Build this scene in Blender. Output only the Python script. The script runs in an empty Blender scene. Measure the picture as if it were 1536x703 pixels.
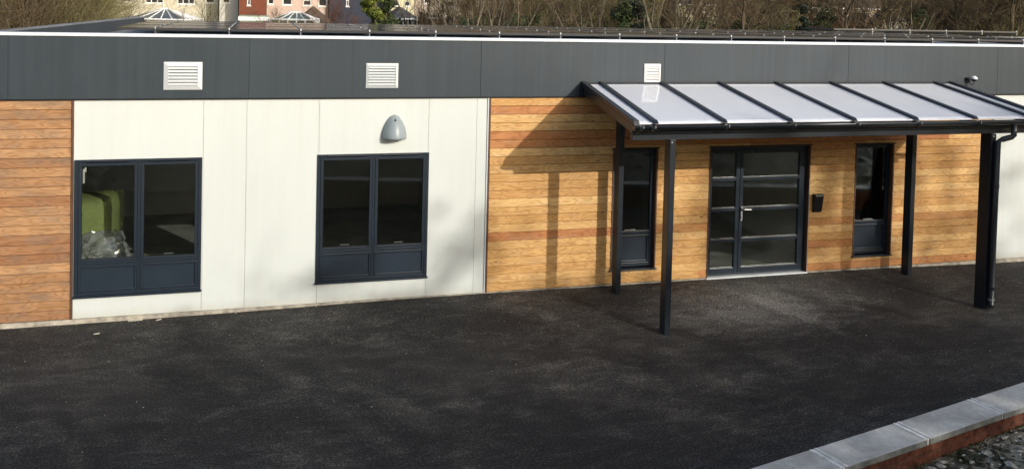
import bpy, math, random
from mathutils import Vector, Matrix
R = math.radians
rnd = random.Random(11)
sc = bpy.context.scene
COL = sc.collection

# ---------------------------------------------------------------- camera
F, CX, CY = 1347.2858, 768.0, 44.66
YAW, PITCH, ROLL = 0.269453, -0.0337659, 0.0245519
EYE = Vector((0.0, -12.1934, 4.2318))
fw = Vector((math.sin(YAW)*math.cos(PITCH), math.cos(YAW)*math.cos(PITCH), math.sin(PITCH)))
r0 = Vector((math.cos(YAW), -math.sin(YAW), 0)); u0 = r0.cross(fw)
rt = r0*math.cos(ROLL)+u0*math.sin(ROLL); up = -r0*math.sin(ROLL)+u0*math.cos(ROLL)
cd = bpy.data.cameras.new('camera'); cam = bpy.data.objects.new('camera', cd); COL.objects.link(cam)
cam.matrix_world = Matrix(((rt.x, up.x, -fw.x, EYE.x), (rt.y, up.y, -fw.y, EYE.y), (rt.z, up.z, -fw.z, EYE.z), (0, 0, 0, 1)))
cd.sensor_fit = 'HORIZONTAL'; cd.sensor_width = 36; cd.lens = 36*F/1536
cd.shift_y = -(351.5-CY)/1536; cd.clip_start = .1; cd.clip_end = 3000
sc.camera = cam

def ray(x, y): return (fw*F + rt*(x-CX) - up*(y-CY))
def atY(x, y, Y):
    d = ray(x, y); return EYE + d*((Y-EYE.y)/d.y)
def ground(x, Y, z=0.0):
    p = atY(x, 30, Y); return Vector((p.x, Y, z))

# ---------------------------------------------------------------- world, light
w = bpy.data.worlds.new('World'); sc.world = w; w.use_nodes = True
nt = w.node_tree
SUN = Vector((1.14, -2.0, .83)).normalized()
sky = nt.nodes.new('ShaderNodeTexSky'); sky.sky_type = 'NISHITA'; sky.sun_disc = False
sky.sun_elevation = math.asin(SUN.z); sky.sun_rotation = math.atan2(SUN.x, SUN.y)
sky.air_density = 1.0; sky.dust_density = 2.5; sky.ozone_density = .45
bg = nt.nodes['Background']; bg.inputs[1].default_value = 0.15
nt.links.new(sky.outputs[0], bg.inputs[0])
sl = bpy.data.lights.new('sun', 'SUN'); sl.energy = 2.45; sl.angle = R(.53); sl.color = (1, .955, .87)
so = bpy.data.objects.new('sun', sl); COL.objects.link(so); so.location = (20, -30, 30)
so.rotation_euler = SUN.to_track_quat('Z', 'Y').to_euler()
vs = sc.view_settings; sc.display_settings.display_device = 'sRGB'
vs.view_transform = 'Standard'; vs.look = 'None'; vs.exposure = 0.38; vs.gamma = 1; vs.use_curve_mapping = False
sc.render.engine = 'CYCLES'
sc.cycles.max_bounces = 7; sc.cycles.transparent_max_bounces = 12

# ---------------------------------------------------------------- materials
class NT:
    def __init__(s, name):
        s.m = bpy.data.materials.new(name); s.m.use_nodes = True; s.t = s.m.node_tree
        s.b = s.t.nodes['Principled BSDF']; s.out = s.t.nodes['Material Output']
    def n(s, typ, **kw):
        k = s.t.nodes.new(typ)
        for a, v in kw.items():
            if a.startswith('i_'):
                key = a[2:]; key = int(key) if key.isdigit() else key
                s.set(k, key, v)
            else: setattr(k, a, v)
        return k
    def set(s, k, key, v):
        inp = k.inputs[key]
        if hasattr(v, 'is_output'): s.t.links.new(v, inp)
        elif hasattr(v, 'outputs'): s.t.links.new(v.outputs[0], inp)
        else: inp.default_value = v
    def coord(s, scale=(1, 1, 1), src='Object'):
        tc = s.n('ShaderNodeTexCoord'); mp = s.n('ShaderNodeMapping'); s.t.links.new(tc.outputs[src], mp.inputs[0])
        mp.inputs['Scale'].default_value = scale; return mp
    def noise(s, vec, scale=5, detail=4, rough=.55, dist=0):
        return s.n('ShaderNodeTexNoise', i_Vector=vec, i_Scale=scale, i_Detail=detail, i_Roughness=rough, i_Distortion=dist)
    def ramp(s, fac, stops):
        k = s.n('ShaderNodeValToRGB'); s.set(k, 0, fac); e = k.color_ramp.elements
        while len(e) < len(stops): e.new(.5)
        for a, (p, c) in zip(e, stops): a.position = p; a.color = (c if len(c) == 4 else (*c, 1)) if not isinstance(c, (int, float)) else (c, c, c, 1)
        return k
    def mix(s, fac, a, b, typ='MIX'):
        k = s.n('ShaderNodeMix', data_type='RGBA', blend_type=typ)
        for key, v in ((0, fac), (6, a), (7, b)):
            if isinstance(v, (tuple, list)) and len(v) == 3: v = (*v, 1)
            s.set(k, key, v)
        return k.outputs[2]
    def math(s, op, a, b=0.0):
        k = s.n('ShaderNodeMath', operation=op); s.set(k, 0, a); s.set(k, 1, b); return k
    def bump(s, h, strength=.3, dist=.01):
        k = s.n('ShaderNodeBump', i_Height=h, i_Strength=strength, i_Distance=dist); s.set(s.b, 'Normal', k)
    def P(s, **kw):
        for a, v in kw.items():
            key = {'col': 'Base Color', 'rough': 'Roughness', 'metal': 'Metallic', 'spec': 'Specular IOR Level', 'coat': 'Coat Weight', 'crough': 'Coat Roughness'}[a]
            if isinstance(v, (tuple, list)) and len(v) == 3: v = (*v, 1)
            s.set(s.b, key, v)
        return s.m

def simple(name, col, rough=.5, metal=0, var=.12, scale=3, spec=.5, bump=0, bscale=60):
    k = NT(name); c = k.coord(); n = k.noise(c, scale, 5, .6)
    lo = tuple(v*(1-var) for v in col); hi = tuple(min(1, v*(1+var)) for v in col)
    k.P(col=k.ramp(n, [(.3, lo), (.7, hi)]), rough=rough, metal=metal, spec=spec)
    if bump: k.bump(k.noise(c, bscale, 3), bump, .004)
    return k.m

def wood_mat(name, light, mid, red, weather=0.0):
    k = NT(name)
    at = k.n('ShaderNodeAttribute', attribute_name='tone'); sp = k.n('ShaderNodeSeparateColor'); k.set(sp, 0, at.outputs['Color'])
    tc = k.n('ShaderNodeTexCoord')
    off = k.n('ShaderNodeCombineXYZ'); k.set(off, 0, k.math('MULTIPLY', sp.outputs[1], 37)); k.set(off, 2, k.math('MULTIPLY', sp.outputs[2], 53))
    add = k.n('ShaderNodeVectorMath', operation='ADD'); k.set(add, 0, tc.outputs['Object']); k.set(add, 1, off)
    def mp(sx, sy, sz):
        q = k.n('ShaderNodeMapping'); k.set(q, 0, add); q.inputs['Scale'].default_value = (sx, sy, sz); return q
    base = k.ramp(sp.outputs[0], [(0, light), (.45, mid), (.8, mid), (1, red)])
    # broad figure: contorted growth rings
    warp = k.noise(mp(1.6, 1, 7), 1.0, 2, .5)
    rings = k.math('SINE', k.math('MULTIPLY', k.math('ADD', warp, k.math('MULTIPLY', k.noise(mp(.5, 1, 3), 1, 1), 1.0)), 70))
    fine = k.noise(mp(2.2, 4, 130), 1.0, 4, .6)
    ringc = k.ramp(k.math('MULTIPLY_ADD', rings, .5), [(0, (.70, .58, .46)), (.45, (.98, .97, .95)), (1, (1.06, 1.06, 1.06))])
    k.set(ringc.inputs[0].links[0].from_node, 2, .5)
    c = k.mix(.62, base, ringc, 'MULTIPLY')
    c = k.mix(.55, c, k.ramp(fine, [(.3, (.72, .66, .6)), (.6, (1.08, 1.08, 1.08))]), 'MULTIPLY')
    blot = k.noise(mp(2.5, 2, 5), 1.0, 3, .6)
    c = k.mix(.5, c, k.ramp(blot, [(.3, (.72, .66, .58)), (.62, (1.08, 1.08, 1.1))]), 'MULTIPLY')
    # knots
    vo = k.n('ShaderNodeTexVoronoi', feature='F1'); k.set(vo, 'Vector', mp(2.1, 1, 6.5)); vo.inputs['Scale'].default_value = 1.0
    kn = k.ramp(vo.outputs['Distance'], [(0, (.16, .09, .045)), (.045, (.28, .15, .075)), (.085, (1, 1, 1))])
    c = k.mix(.85, c, kn, 'MULTIPLY')
    # weathering
    wn = k.noise(mp(1.3, 1, 4), 1.6, 5, .65)
    wf = k.ramp(wn, [(.52-.12*weather, 0.0), (.72-.1*weather, 1.0)])
    c = k.mix(k.math('MULTIPLY', wf, .28+.6*weather), c, (.16, .135, .11) if weather else (.42, .34, .25))
    k.P(col=c, rough=.62, spec=.3)
    k.bump(k.math('ADD', fine, k.math('MULTIPLY', rings, .12)), .35, .003)
    return k.m

M = {}
M['larch'] = wood_mat('larch boards', (.76, .50, .215), (.60, .345, .125), (.47, .19, .07))
M['larch_old'] = wood_mat('weathered larch', (.52, .31, .155), (.40, .22, .105), (.31, .145, .07), .42)
M['brown_trim'] = simple('brown stained trim', (.10, .045, .025), .6, var=.3, scale=8)

k = NT('asphalt')
c = k.coord((1, 1, 1)); cs = k.coord((.75, 1.5, 1))
big = k.noise(cs, .55, 6, .68, .4); mid = k.noise(cs, 3.4, 8, .78, .6); grain = k.noise(c, 46, 4, .8); gr2 = k.noise(c, 260, 2, .7)
fac = k.math('ADD', k.math('MULTIPLY', big, .4), k.math('MULTIPLY', mid, .6))
base = k.ramp(fac, [(.42, (.020, .0185, .018)), (.49, (.031, .029, .0275)), (.55, (.050, .0465, .042)), (.63, (.092, .085, .077))])
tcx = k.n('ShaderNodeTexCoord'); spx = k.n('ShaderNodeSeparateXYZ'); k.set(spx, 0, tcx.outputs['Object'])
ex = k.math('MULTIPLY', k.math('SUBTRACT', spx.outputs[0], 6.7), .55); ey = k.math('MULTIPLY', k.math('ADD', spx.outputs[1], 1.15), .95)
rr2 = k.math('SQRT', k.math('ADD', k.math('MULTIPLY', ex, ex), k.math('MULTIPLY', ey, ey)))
pale_patch = k.ramp(k.math('ADD', rr2, k.math('MULTIPLY', k.math('SUBTRACT', mid, .5), 3.0)), [(.2, 1.0), (1.25, 0.0)])  # uneven paler patch on the tarmac by the door
base = k.mix(k.math('MULTIPLY', pale_patch, .8), base, (.20, .19, .178))
cc = k.mix(.8, base, k.ramp(grain, [(.34, (.2, .2, .2)), (.5, (.8, .8, .8)), (.64, (3.2, 3.2, 3.1))]), 'MULTIPLY')
sp = k.n('ShaderNodeTexVoronoi', feature='F1'); k.set(sp, 'Vector', c); sp.inputs['Scale'].default_value = 16
grit = k.math('LESS_THAN', sp.outputs['Distance'], .055)
sep = k.n('ShaderNodeSeparateColor'); k.set(sep, 0, sp.outputs['Color'])
grit = k.math('MULTIPLY', grit, k.math('GREATER_THAN', sep.outputs[0], .78))
cc = k.mix(grit, cc, (.32, .30, .27))
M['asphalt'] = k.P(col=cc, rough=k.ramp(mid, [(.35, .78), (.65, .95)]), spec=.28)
k.bump(k.math('ADD', k.math('MULTIPLY', grain, 1.0), k.math('MULTIPLY', gr2, .5)), .8, .008)

k = NT('white cladding')
c = k.coord(); n = k.noise(k.coord((1, 1, .35)), 1.1, 4, .6); st = k.noise(k.coord((9, 1, .5)), 1.0, 4, .6)
cc = k.mix(k.math('MULTIPLY', k.ramp(st, [(.45, 0.0), (.8, 1.0)]), .25), k.ramp(n, [(.3, (.62, .655, .625)), (.7, (.655, .69, .66))]), (.55, .55, .50))
tc = k.n('ShaderNodeTexCoord'); sx = k.n('ShaderNodeSeparateXYZ'); k.set(sx, 0, tc.outputs['Object'])
hz = k.ramp(k.math('ADD', sx.outputs[2], k.math('MULTIPLY', k.noise(c, 7, 5, .7), .16)), [(.13, 1.0), (.30, 0.0)])
cc = k.mix(k.math('MULTIPLY', hz, .5), cc, (.50, .45, .36))
M['white'] = k.P(col=cc, rough=.45, spec=.4)

k = NT('grey fascia')
c = k.coord(); n = k.noise(c, .9, 4, .6)
dots = k.n('ShaderNodeTexVoronoi', feature='F1'); k.set(dots, 'Vector', k.coord((1, 1, 1))); dots.inputs['Scale'].default_value = 48; dots.inputs['Randomness'].default_value = .25
cc = k.ramp(n, [(.3, (.030, .043, .055)), (.7, (.038, .052, .063))])
st = k.noise(k.coord((14, 1, .15)), 1, 3, .6)
cc = k.mix(.7, cc, k.ramp(st, [(.3, (.8, .8, .8)), (.7, (1.15, 1.15, 1.15))]), 'MULTIPLY')
cc = k.mix(.5, cc, k.ramp(dots.outputs['Distance'], [(.1, (1.35, 1.35, 1.35)), (.35, (.85, .85, .85))]), 'MULTIPLY')
M['fascia'] = k.P(col=cc, rough=.5, spec=.45)
k.bump(dots.outputs['Distance'], .25, .002)

M['coping'] = simple('pale coping', (.70, .73, .77), .4, var=.06)
M['plinth'] = simple('mortar plinth', (.40, .36, .29), .9, var=.45, scale=9, bump=.8, bscale=40)
M['frame'] = simple('slate blue frame', (.0125, .021, .032), .38, var=.1, spec=.5)
M['frame_panel'] = simple('slate panel', (.013, .023, .036), .42, var=.12, spec=.5)  # lower panels, a touch bluer than the frames
M['steel'] = simple('canopy steel', (.011, .0155, .022), .36, var=.15, spec=.5)
M['gutter'] = simple('gutter plastic', (.020, .023, .027), .28, var=.15, spec=.5)
M['galv'] = simple('bright clip', (.55, .56, .58), .35, metal=.6)
M['chrome'] = simple('brushed steel', (.42, .42, .43), .45, metal=.9)
M['vent'] = simple('vent aluminium', (.62, .65, .66), .42, var=.06, metal=.1)
M['vent_white'] = simple('vent white', (.80, .80, .78), .45, var=.04)
M['black'] = simple('black plastic', (.010, .010, .012), .4)
M['bead'] = simple('grey bead', (.10, .11, .12), .4)
M['dark'] = simple('dark void', (.015, .015, .017), .8)
M['lamp_grey'] = simple('lamp casing', (.27, .31, .325), .38, var=.06)
M['lens'] = simple('lamp lens', (.72, .72, .66), .3)
M['white_plastic'] = simple('white plastic', (.78, .78, .82), .35)
M['roof'] = simple('roof membrane', (.19, .195, .20), .8, var=.3, scale=1.5)
M['parapet'] = simple('parapet metal', (.045, .052, .06), .5, var=.15)
M['plaster'] = simple('interior plaster', (.75, .74, .70), .9, var=.06)
M['brick_in'] = simple('interior ceiling', (.45, .38, .33), .9, var=.2)
M['floor_in'] = simple('interior floor', (.42, .43, .39), .5, var=.35, scale=1.3)
M['green_panel'] = simple('pale green board', (.34, .42, .33), .6)
M['red'] = simple('red board', (.28, .05, .04), .6)

k = NT('opal roof sheet')
c = k.coord((1.2, .5, 1)); n = k.noise(c, 1.5, 3, .6)
M['opal'] = k.P(col=k.ramp(n, [(.3, (.78, .80, .87)), (.7, (.83, .85, .91))]), rough=.35, spec=.5, coat=.9, crough=.035)

k = NT('window glass')
for nd in (k.b,): k.t.nodes.remove(nd)
tr = k.n('ShaderNodeBsdfTransparent'); tr.inputs[0].default_value = (.80, .82, .80, 1)
gl = k.n('ShaderNodeBsdfGlossy'); gl.inputs['Roughness'].default_value = .012; gl.inputs[0].default_value = (1, 1, 1, 1)
lw = k.n('ShaderNodeFresnel'); lw.inputs['IOR'].default_value = 1.6
bn = k.n('ShaderNodeBump', i_Strength=.02, i_Distance=.02, i_Height=k.noise(k.coord(), 1.5, 2)); k.set(gl, 'Normal', bn)
ms = k.n('ShaderNodeMixShader'); k.set(ms, 0, lw); k.set(ms, 1, tr); k.set(ms, 2, gl); k.set(k.out, 0, ms)
M['glass'] = k.m

k = NT('plastic wrap'); k.t.nodes.remove(k.b)
tr = k.n('ShaderNodeBsdfTransparent'); tr.inputs[0].default_value = (.85, .87, .9, 1)
gl = k.n('ShaderNodeBsdfGlossy'); gl.inputs['Roughness'].default_value = .12; gl.inputs[0].default_value = (1, 1, 1, 1)
df = k.n('ShaderNodeBsdfDiffuse'); df.inputs[0].default_value = (.75, .77, .8, 1)
a = k.n('ShaderNodeMixShader', i_0=.55); k.set(a, 1, gl); k.set(a, 2, df)
b = k.n('ShaderNodeMixShader'); k.set(b, 0, k.ramp(k.noise(k.coord(), 12, 4, .7), [(.35, .35), (.6, .97)])); k.set(b, 1, tr); k.set(b, 2, a); k.set(k.out, 0, b)
M['wrap'] = k.m

k = NT('artificial turf'); c = k.coord(); n = k.noise(c, 60, 4, .8)
M['turf'] = k.P(col=k.ramp(n, [(.3, (.22, .28, .08)), (.6, (.46, .54, .20)), (.8, (.62, .66, .36))]), rough=.8); k.bump(n, 1, .01)

k = NT('solar glass'); c = k.coord()
bk = k.n('ShaderNodeTexBrick', offset=0.0, i_Scale=1.0); k.set(bk, 'Vector', c)
for nm, v in (('Color1', (.016, .018, .024, 1)), ('Color2', (.02, .021, .028, 1)), ('Mortar', (.12, .12, .13, 1)), ('Mortar Size', .006), ('Brick Width', .185), ('Row Height', .2)): bk.inputs[nm].default_value = v
M['solar'] = k.P(col=bk.outputs[0], rough=.09, spec=.5)
M['panel_frame'] = simple('panel frame', (.03, .03, .033), .4)

k = NT('coping stone'); c = k.coord(); n = k.noise(c, 2.2, 6, .65, .5); n2 = k.noise(c, 14, 5, .75); n3 = k.noise(c, 90, 3, .7)
cc = k.ramp(n, [(.3, (.36, .345, .31)), (.5, (.54, .52, .48)), (.7, (.68, .66, .61))])
cc = k.mix(.5, cc, k.ramp(n2, [(.3, (.6, .61, .6)), (.65, (1.12, 1.12, 1.12))]), 'MULTIPLY')
cc = k.mix(.35, cc, k.ramp(n3, [(.35, (.7, .7, .7)), (.65, (1.1, 1.1, 1.1))]), 'MULTIPLY')
M['stone'] = k.P(col=cc, rough=.85, spec=.3); k.bump(k.math('ADD', n2, n3), .35, .004)
M['stone_edge'] = simple('darker stone edge', (.20, .205, .185), .9, var=.5, scale=7, bump=.6)  # coping stone sides, darker than the tops
M['mortar'] = simple('pale mortar', (.72, .70, .66), .95, var=.25, scale=14, bump=.6)

def brick_mat(name, c1, c2, mort, sx=1.0, ob='Object', stain=.5, bw=.225, rh=.075):
    k = NT(name); tc = k.n('ShaderNodeTexCoord'); s3 = k.n('ShaderNodeSeparateXYZ'); k.set(s3, 0, tc.outputs[ob])
    cv = k.n('ShaderNodeCombineXYZ'); k.set(cv, 0, k.math('ADD', s3.outputs[0], s3.outputs[1])); k.set(cv, 1, s3.outputs[2])
    b = k.n('ShaderNodeTexBrick', i_Vector=cv, i_Scale=1.0)
    for nm, v in (('Color1', (*c1, 1)), ('Color2', (*c2, 1)), ('Mortar', (*mort, 1)), ('Mortar Size', .008), ('Brick Width', bw), ('Row Height', rh)): b.inputs[nm].default_value = v
    n = k.noise(k.coord(), 9, 6, .75)
    cc = k.mix(stain, b.outputs[0], k.ramp(n, [(.35, (.35, .3, .25)), (.6, (1.15, 1.1, 1.05))]), 'MULTIPLY')
    k.P(col=cc, rough=.9, spec=.2); k.bump(k.math('SUBTRACT', n, b.outputs['Fac']), .6, .008); return k.m
M['brick'] = brick_mat('orange brick', (.20, .075, .045), (.13, .052, .034), (.14, .07, .05), stain=.9)
M['house_brick'] = brick_mat('house brick', (.22, .065, .04), (.17, .05, .03), (.16, .09, .06), stain=.3)

k = NT('rubble soil'); c = k.coord((1, 1, 1)); cd2 = k.coord((1.6, 1, 1)); n = k.noise(cd2, 4.5, 7, .72, .9); n2 = k.noise(c, 30, 5, .7)
gm = k.noise(c, 2.4, 4, .6)
cc = k.ramp(n, [(.36, (.022, .021, .015)), (.43, (.08, .075, .05)), (.50, (.40, .36, .28)), (.64, (.60, .54, .44))])
cc = k.mix(.6, cc, k.ramp(n2, [(.35, (.35, .35, .3)), (.6, (1.1, 1.1, 1.05))]), 'MULTIPLY')
cc = k.mix(k.math('MULTIPLY', k.ramp(gm, [(.5, 0.0), (.62, 1.0)]), .6), cc, (.035, .045, .018))
M['soil'] = k.P(col=cc, rough=.95, spec=.15); k.bump(k.math('ADD', n, n2), 1.0, .04)
M['rock'] = simple('pale rubble', (.42, .39, .32), .9, var=.5, scale=14, bump=.9)
M['rock_dark'] = simple('dark earth clod', (.045, .042, .03), .95, var=.5, scale=14, bump=.9)
M['moss'] = simple('moss and grass', (.05, .065, .022), .9, var=.5, scale=9)

k = NT('field'); n = k.noise(k.coord(), .12, 6, .7); M['field'] = k.P(col=k.ramp(n, [(.35, (.045, .055, .02)), (.65, (.12, .10, .055))]), rough=.95)
k = NT('hillside'); n = k.noise(k.coord(), .35, 8, .75); M['hill'] = k.P(col=k.ramp(n, [(.35, (.035, .035, .018)), (.55, (.085, .065, .04)), (.7, (.14, .11, .07))]), rough=.95)

def bark(name, a, b):
    k = NT(name); oi = k.n('ShaderNodeObjectInfo'); n = k.noise(k.coord(), 3, 4, .6)
    f = k.math('ADD', k.math('MULTIPLY', oi.outputs['Random'], .6), k.math('MULTIPLY', n, .4))
    k.P(col=k.ramp(f, [(.2, a), (.8, b)]), rough=.9, spec=.15); return k.m
M['bark'] = bark('bare bark', (.055, .042, .028), (.115, .095, .065))
M['twig'] = bark('bare twigs', (.075, .052, .030), (.17, .135, .085))
M['twig_dark'] = bark('dark twigs', (.035, .028, .018), (.10, .08, .05))
M['twig_olive'] = bark('olive twigs', (.09, .085, .03), (.19, .17, .085))
M['twig_red'] = bark('russet twigs', (.11, .045, .022), (.17, .085, .045))
def leaf(name, a, b):
    k = NT(name); g = k.n('ShaderNodeNewGeometry'); 
    k.P(col=k.ramp(g.outputs['Random Per Island'], [(0, a), (1, b)]), rough=.55, spec=.35); return k.m
M['ivy'] = leaf('ivy leaves', (.018, .03, .010), (.060, .085, .03))
M['ever'] = leaf('evergreen leaves', (.022, .038, .012), (.085, .11, .04))
M['lime'] = leaf('yellow green leaves', (.06, .085, .012), (.22, .25, .045))
M['dark_leaf'] = leaf('dark leaves', (.012, .02, .012), (.04, .052, .03))
def paint(n, c): M[n] = simple(n, c, .85, var=.10, scale=.8, bump=.3, bscale=30)
paint('cream_render', (.56, .52, .40)); paint('pale_render', (.60, .58, .51)); paint('pink_render', (.55, .42, .35)); paint('navy_render', (.030, .035, .055))
paint('yellow_render', (.60, .56, .36)); paint('pebble_render', (.46, .39, .33)); paint('tile_brown', (.12, .085, .06)); paint('tile_grey', (.10, .095, .095)); paint('mint', (.36, .45, .33))
M['upvc'] = simple('white upvc', (.80, .80, .78), .4, var=.03)
M['pane'] = simple('dark pane', (.03, .033, .036), .12, var=.3, spec=.6)
M['con_glass'] = simple('conservatory glazing', (.09, .10, .11), .15, var=.25, scale=2, spec=.6)
M['con_green'] = simple('green conservatory glazing', (.10, .14, .10), .15, var=.25, scale=2, spec=.6)

# ---------------------------------------------------------------- mesh builder
class MB:
    def __init__(s): s.v = []; s.f = []; s.c = []; s.mi = []
    def add(s, vs, fs, col=None, mi=0):
        o = len(s.v); s.v += [tuple(v) for v in vs]
        for f in fs: s.f.append([o+i for i in f]); s.c.append(col); s.mi.append(mi)
        return s
    def box(s, x0, x1, y0, y1, z0, z1, col=None, mi=0):
        v = [(x0, y0, z0), (x1, y0, z0), (x1, y1, z0), (x0, y1, z0), (x0, y0, z1), (x1, y0, z1), (x1, y1, z1), (x0, y1, z1)]
        return s.add(v, [(0, 3, 2, 1), (4, 5, 6, 7), (0, 1, 5, 4), (1, 2, 6, 5), (2, 3, 7, 6), (3, 0, 4, 7)], col, mi)
    def prism(s, poly, axis, a, b, col=None, mi=0):
        """extrude a 2-D polygon along axis ('x': poly in y,z; 'y': poly in x,z; 'z': poly in x,y)"""
        def P(q, t): return {'x': (t, q[0], q[1]), 'y': (q[0], t, q[1]), 'z': (q[0], q[1], t)}[axis]
        n = len(poly); v = [P(q, a) for q in poly]+[P(q, b) for q in poly]
        fs = [tuple(range(n)), tuple(range(2*n-1, n-1, -1))]+[(i, i+n, (i+1) % n+n, (i+1) % n) for i in range(n)]
        return s.add(v, fs, col, mi)
    def tube(s, pts, rad, n=8, col=None, cap=True, mi=0):
        pts = [Vector(p) for p in pts]; rad = rad if isinstance(rad, (list, tuple)) else [rad]*len(pts)
        o = len(s.v); prev = None
        for i, p in enumerate(pts):
            d = (pts[min(i+1, len(pts)-1)]-pts[max(i-1, 0)]).normalized()
            a = prev if prev is not None else (Vector((0, 0, 1)) if abs(d.z) < .9 else Vector((1, 0, 0)))
            a = (a-d*a.dot(d)).normalized(); prev = a; b = d.cross(a)
            for j in range(n):
                t = 2*math.pi*j/n; s.v.append(tuple(p+(a*math.cos(t)+b*math.sin(t))*rad[i]))
        for i in range(len(pts)-1):
            for j in range(n): s.f.append([o+i*n+j, o+i*n+(j+1) % n, o+(i+1)*n+(j+1) % n, o+(i+1)*n+j]); s.c.append(col); s.mi.append(mi)
        if cap and n > 3:
            s.f.append([o+j for j in range(n)][::-1]); s.c.append(col); s.mi.append(mi)
            s.f.append([o+(len(pts)-1)*n+j for j in range(n)]); s.c.append(col); s.mi.append(mi)
        return s
    def mesh(s, name, mats, smooth=False, fix=True):
        me = bpy.data.meshes.new(name); me.from_pydata(s.v, [], s.f)
        for m in (mats if isinstance(mats, (list, tuple)) else [mats]): me.materials.append(m)
        if any(s.mi): me.polygons.foreach_set('material_index', s.mi)
        if any(c is not None for c in s.c):
            at = me.color_attributes.new('tone', 'FLOAT_COLOR', 'CORNER'); i = 0; buf = []
            for f, c in zip(s.f, s.c): buf += list((*(c or (.5, .5, .5)), 1))*len(f)
            at.data.foreach_set('color', buf)
        if fix:
            import bmesh
            bm = bmesh.new(); bm.from_mesh(me); bmesh.ops.recalc_face_normals(bm, faces=bm.faces); bm.to_mesh(me); bm.free()
        if smooth:
            me.polygons.foreach_set('use_smooth', [True]*len(me.polygons))
        me.update(); return me
    def obj(s, name, mats, parent=None, bevel=0, smooth=False, fix=True, loc=None, origin=None):
        if origin is not None:
            ox, oy, oz = origin; s.v = [(x-ox, y-oy, z-oz) for x, y, z in s.v]; loc = origin
        me = s.mesh(name, mats, smooth, fix); o = bpy.data.objects.new(name, me); COL.objects.link(o)
        if loc is not None: o.location = loc
        if parent:
            o.parent = parent
            if origin is not None: o.location = Vector(loc)-wloc(parent)
        if bevel:
            b = o.modifiers.new('bevel', 'BEVEL'); b.width = bevel; b.segments = 2; b.limit_method = 'ANGLE'; b.harden_normals = False
        if smooth: 
            pass
        return o
def wloc(o):
    v = Vector(o.location)
    while o.parent: o = o.parent; v += Vector(o.location)
    return v
def tag(o, label=None, cat=None, group=None, kind=None):
    if label: o['label'] = label
    if cat: o['category'] = cat
    if group: o['group'] = group
    if kind: o['kind'] = kind
    return o
def thing(name, loc, label, cat, group=None):
    o = bpy.data.objects.new(name, None); COL.objects.link(o); o.location = loc; o.empty_display_size = .2
    return tag(o, label, cat, group)
def kids(o): return [c for c in COL.objects if c.parent == o]
def dup(o, parent=None, ch=None):
    c = o.copy(); COL.objects.link(c)
    if parent: c.parent = parent
    for k_ in kids(o): dup(k_, c)
    return c
ORD = ['leftmost', 'second', 'third', 'fourth', 'fifth', 'sixth', 'seventh', 'eighth', 'ninth', 'tenth', 'eleventh', 'twelfth', 'thirteenth', 'fourteenth', 'fifteenth', 'sixteenth', 'seventeenth', 'eighteenth', 'nineteenth', 'twentieth']

# ---------------------------------------------------------------- setting: ground
def hgt(x, y):
    t = max(0, y-105); return min(46, .0016*t*t+.04*t) + .25*math.sin(x*.11)*math.cos(y*.13)*(1 if y > 90 else 0)
mb = MB(); nx, ny = 60, 70; X0, X1, Y0, Y1 = -420, 760, -200, 620
for j in range(ny+1):
    for i in range(nx+1):
        x = X0+(X1-X0)*i/nx; y = Y0+(Y1-Y0)*j/ny; mb.v.append((x, y, -.05+hgt(x, y)))
for j in range(ny):
    for i in range(nx): a = j*(nx+1)+i; mb.f.append([a, a+1, a+nx+2, a+nx+1]); mb.c.append(None); mb.mi.append(0)
tag(mb.obj('ground', M['hill'], smooth=True, fix=False), kind='structure')
tag(MB().box(-60, 120, 11, 104, -.04, -.01).obj('garden_ground', M['field']), kind='structure')
GP = [(-99, .03), (-3.1, .03), (-1.5, .04), (0, .05), (2.3, .078), (3.1, .082), (4, .082), (6.4, .078), (8.3, .072), (9.6, .066), (12, .035), (999, .03)]
def gz(x, y):
    for (a, p), (b, q) in zip(GP[:-1], GP[1:]):
        if a <= x <= b: z = p+(q-p)*(x-a)/(b-a); break
    return z*max(0.0, 1-max(0, -y)/1.35)
# asphalt: fine sheet with slight unevenness
mb = MB(); xs = [-45+i*1.0 for i in range(101)]; ys = [-9.2+.2*j for j in range(47)]
for y in ys:
    for x in xs:
        z = .005*math.sin(x*.9+y*.7)+gz(x, y)
        mb.v.append((x, min(y, .02), z))
nx = len(xs)
for j in range(len(ys)-1):
    for i in range(nx-1): a = j*nx+i; mb.f.append([a, a+1, a+nx+1, a+nx]); mb.c.append(None); mb.mi.append(0)
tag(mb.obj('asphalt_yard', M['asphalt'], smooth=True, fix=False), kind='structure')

# ---------------------------------------------------------------- the building
XL, XR = -3.42, 26.0
DEP = 8.6
ZT = 3.665
B = thing('single_storey_building', (4, 0, 0), 'long low flat roofed building with grey fascia, white panels and larch boarding', 'building')
def bp(mb, name, mat, **kw): return mb.obj(name, mat, B, origin=kw.pop('origin', (4, 0, 0)), **kw)

OPEN = [(-2.255, -.745, .375, 2.095), (.71, 2.22, .375, 2.095), (4.94, 5.655, .30, 2.08), (6.50, 8.24, .06, 2.08), (9.05, 9.775, .29, 2.08)]
def cut(x0, x1, z0, z1):
    """horizontal band x0..x1 minus openings -> list of x spans; a band partly beside an opening is split"""
    spans = [(x0, x1, z0, z1)]
    for a, b, c, d in OPEN:
        out = []
        for (p, q, r_, s_) in spans:
            if b <= p or a >= q or d <= r_ or c >= s_: out.append((p, q, r_, s_)); continue
            if p < a: out.append((p, a, r_, s_))
            if b < q: out.append((b, q, r_, s_))
            m0, m1 = max(p, a), min(q, b)
            if r_ < c: out.append((m0, m1, r_, c))
            if s_ > d: out.append((m0, m1, d, s_))
        spans = out
    return [s_ for s_ in spans if s_[3]-s_[2] > .012 and s_[1]-s_[0] > .01]

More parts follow.
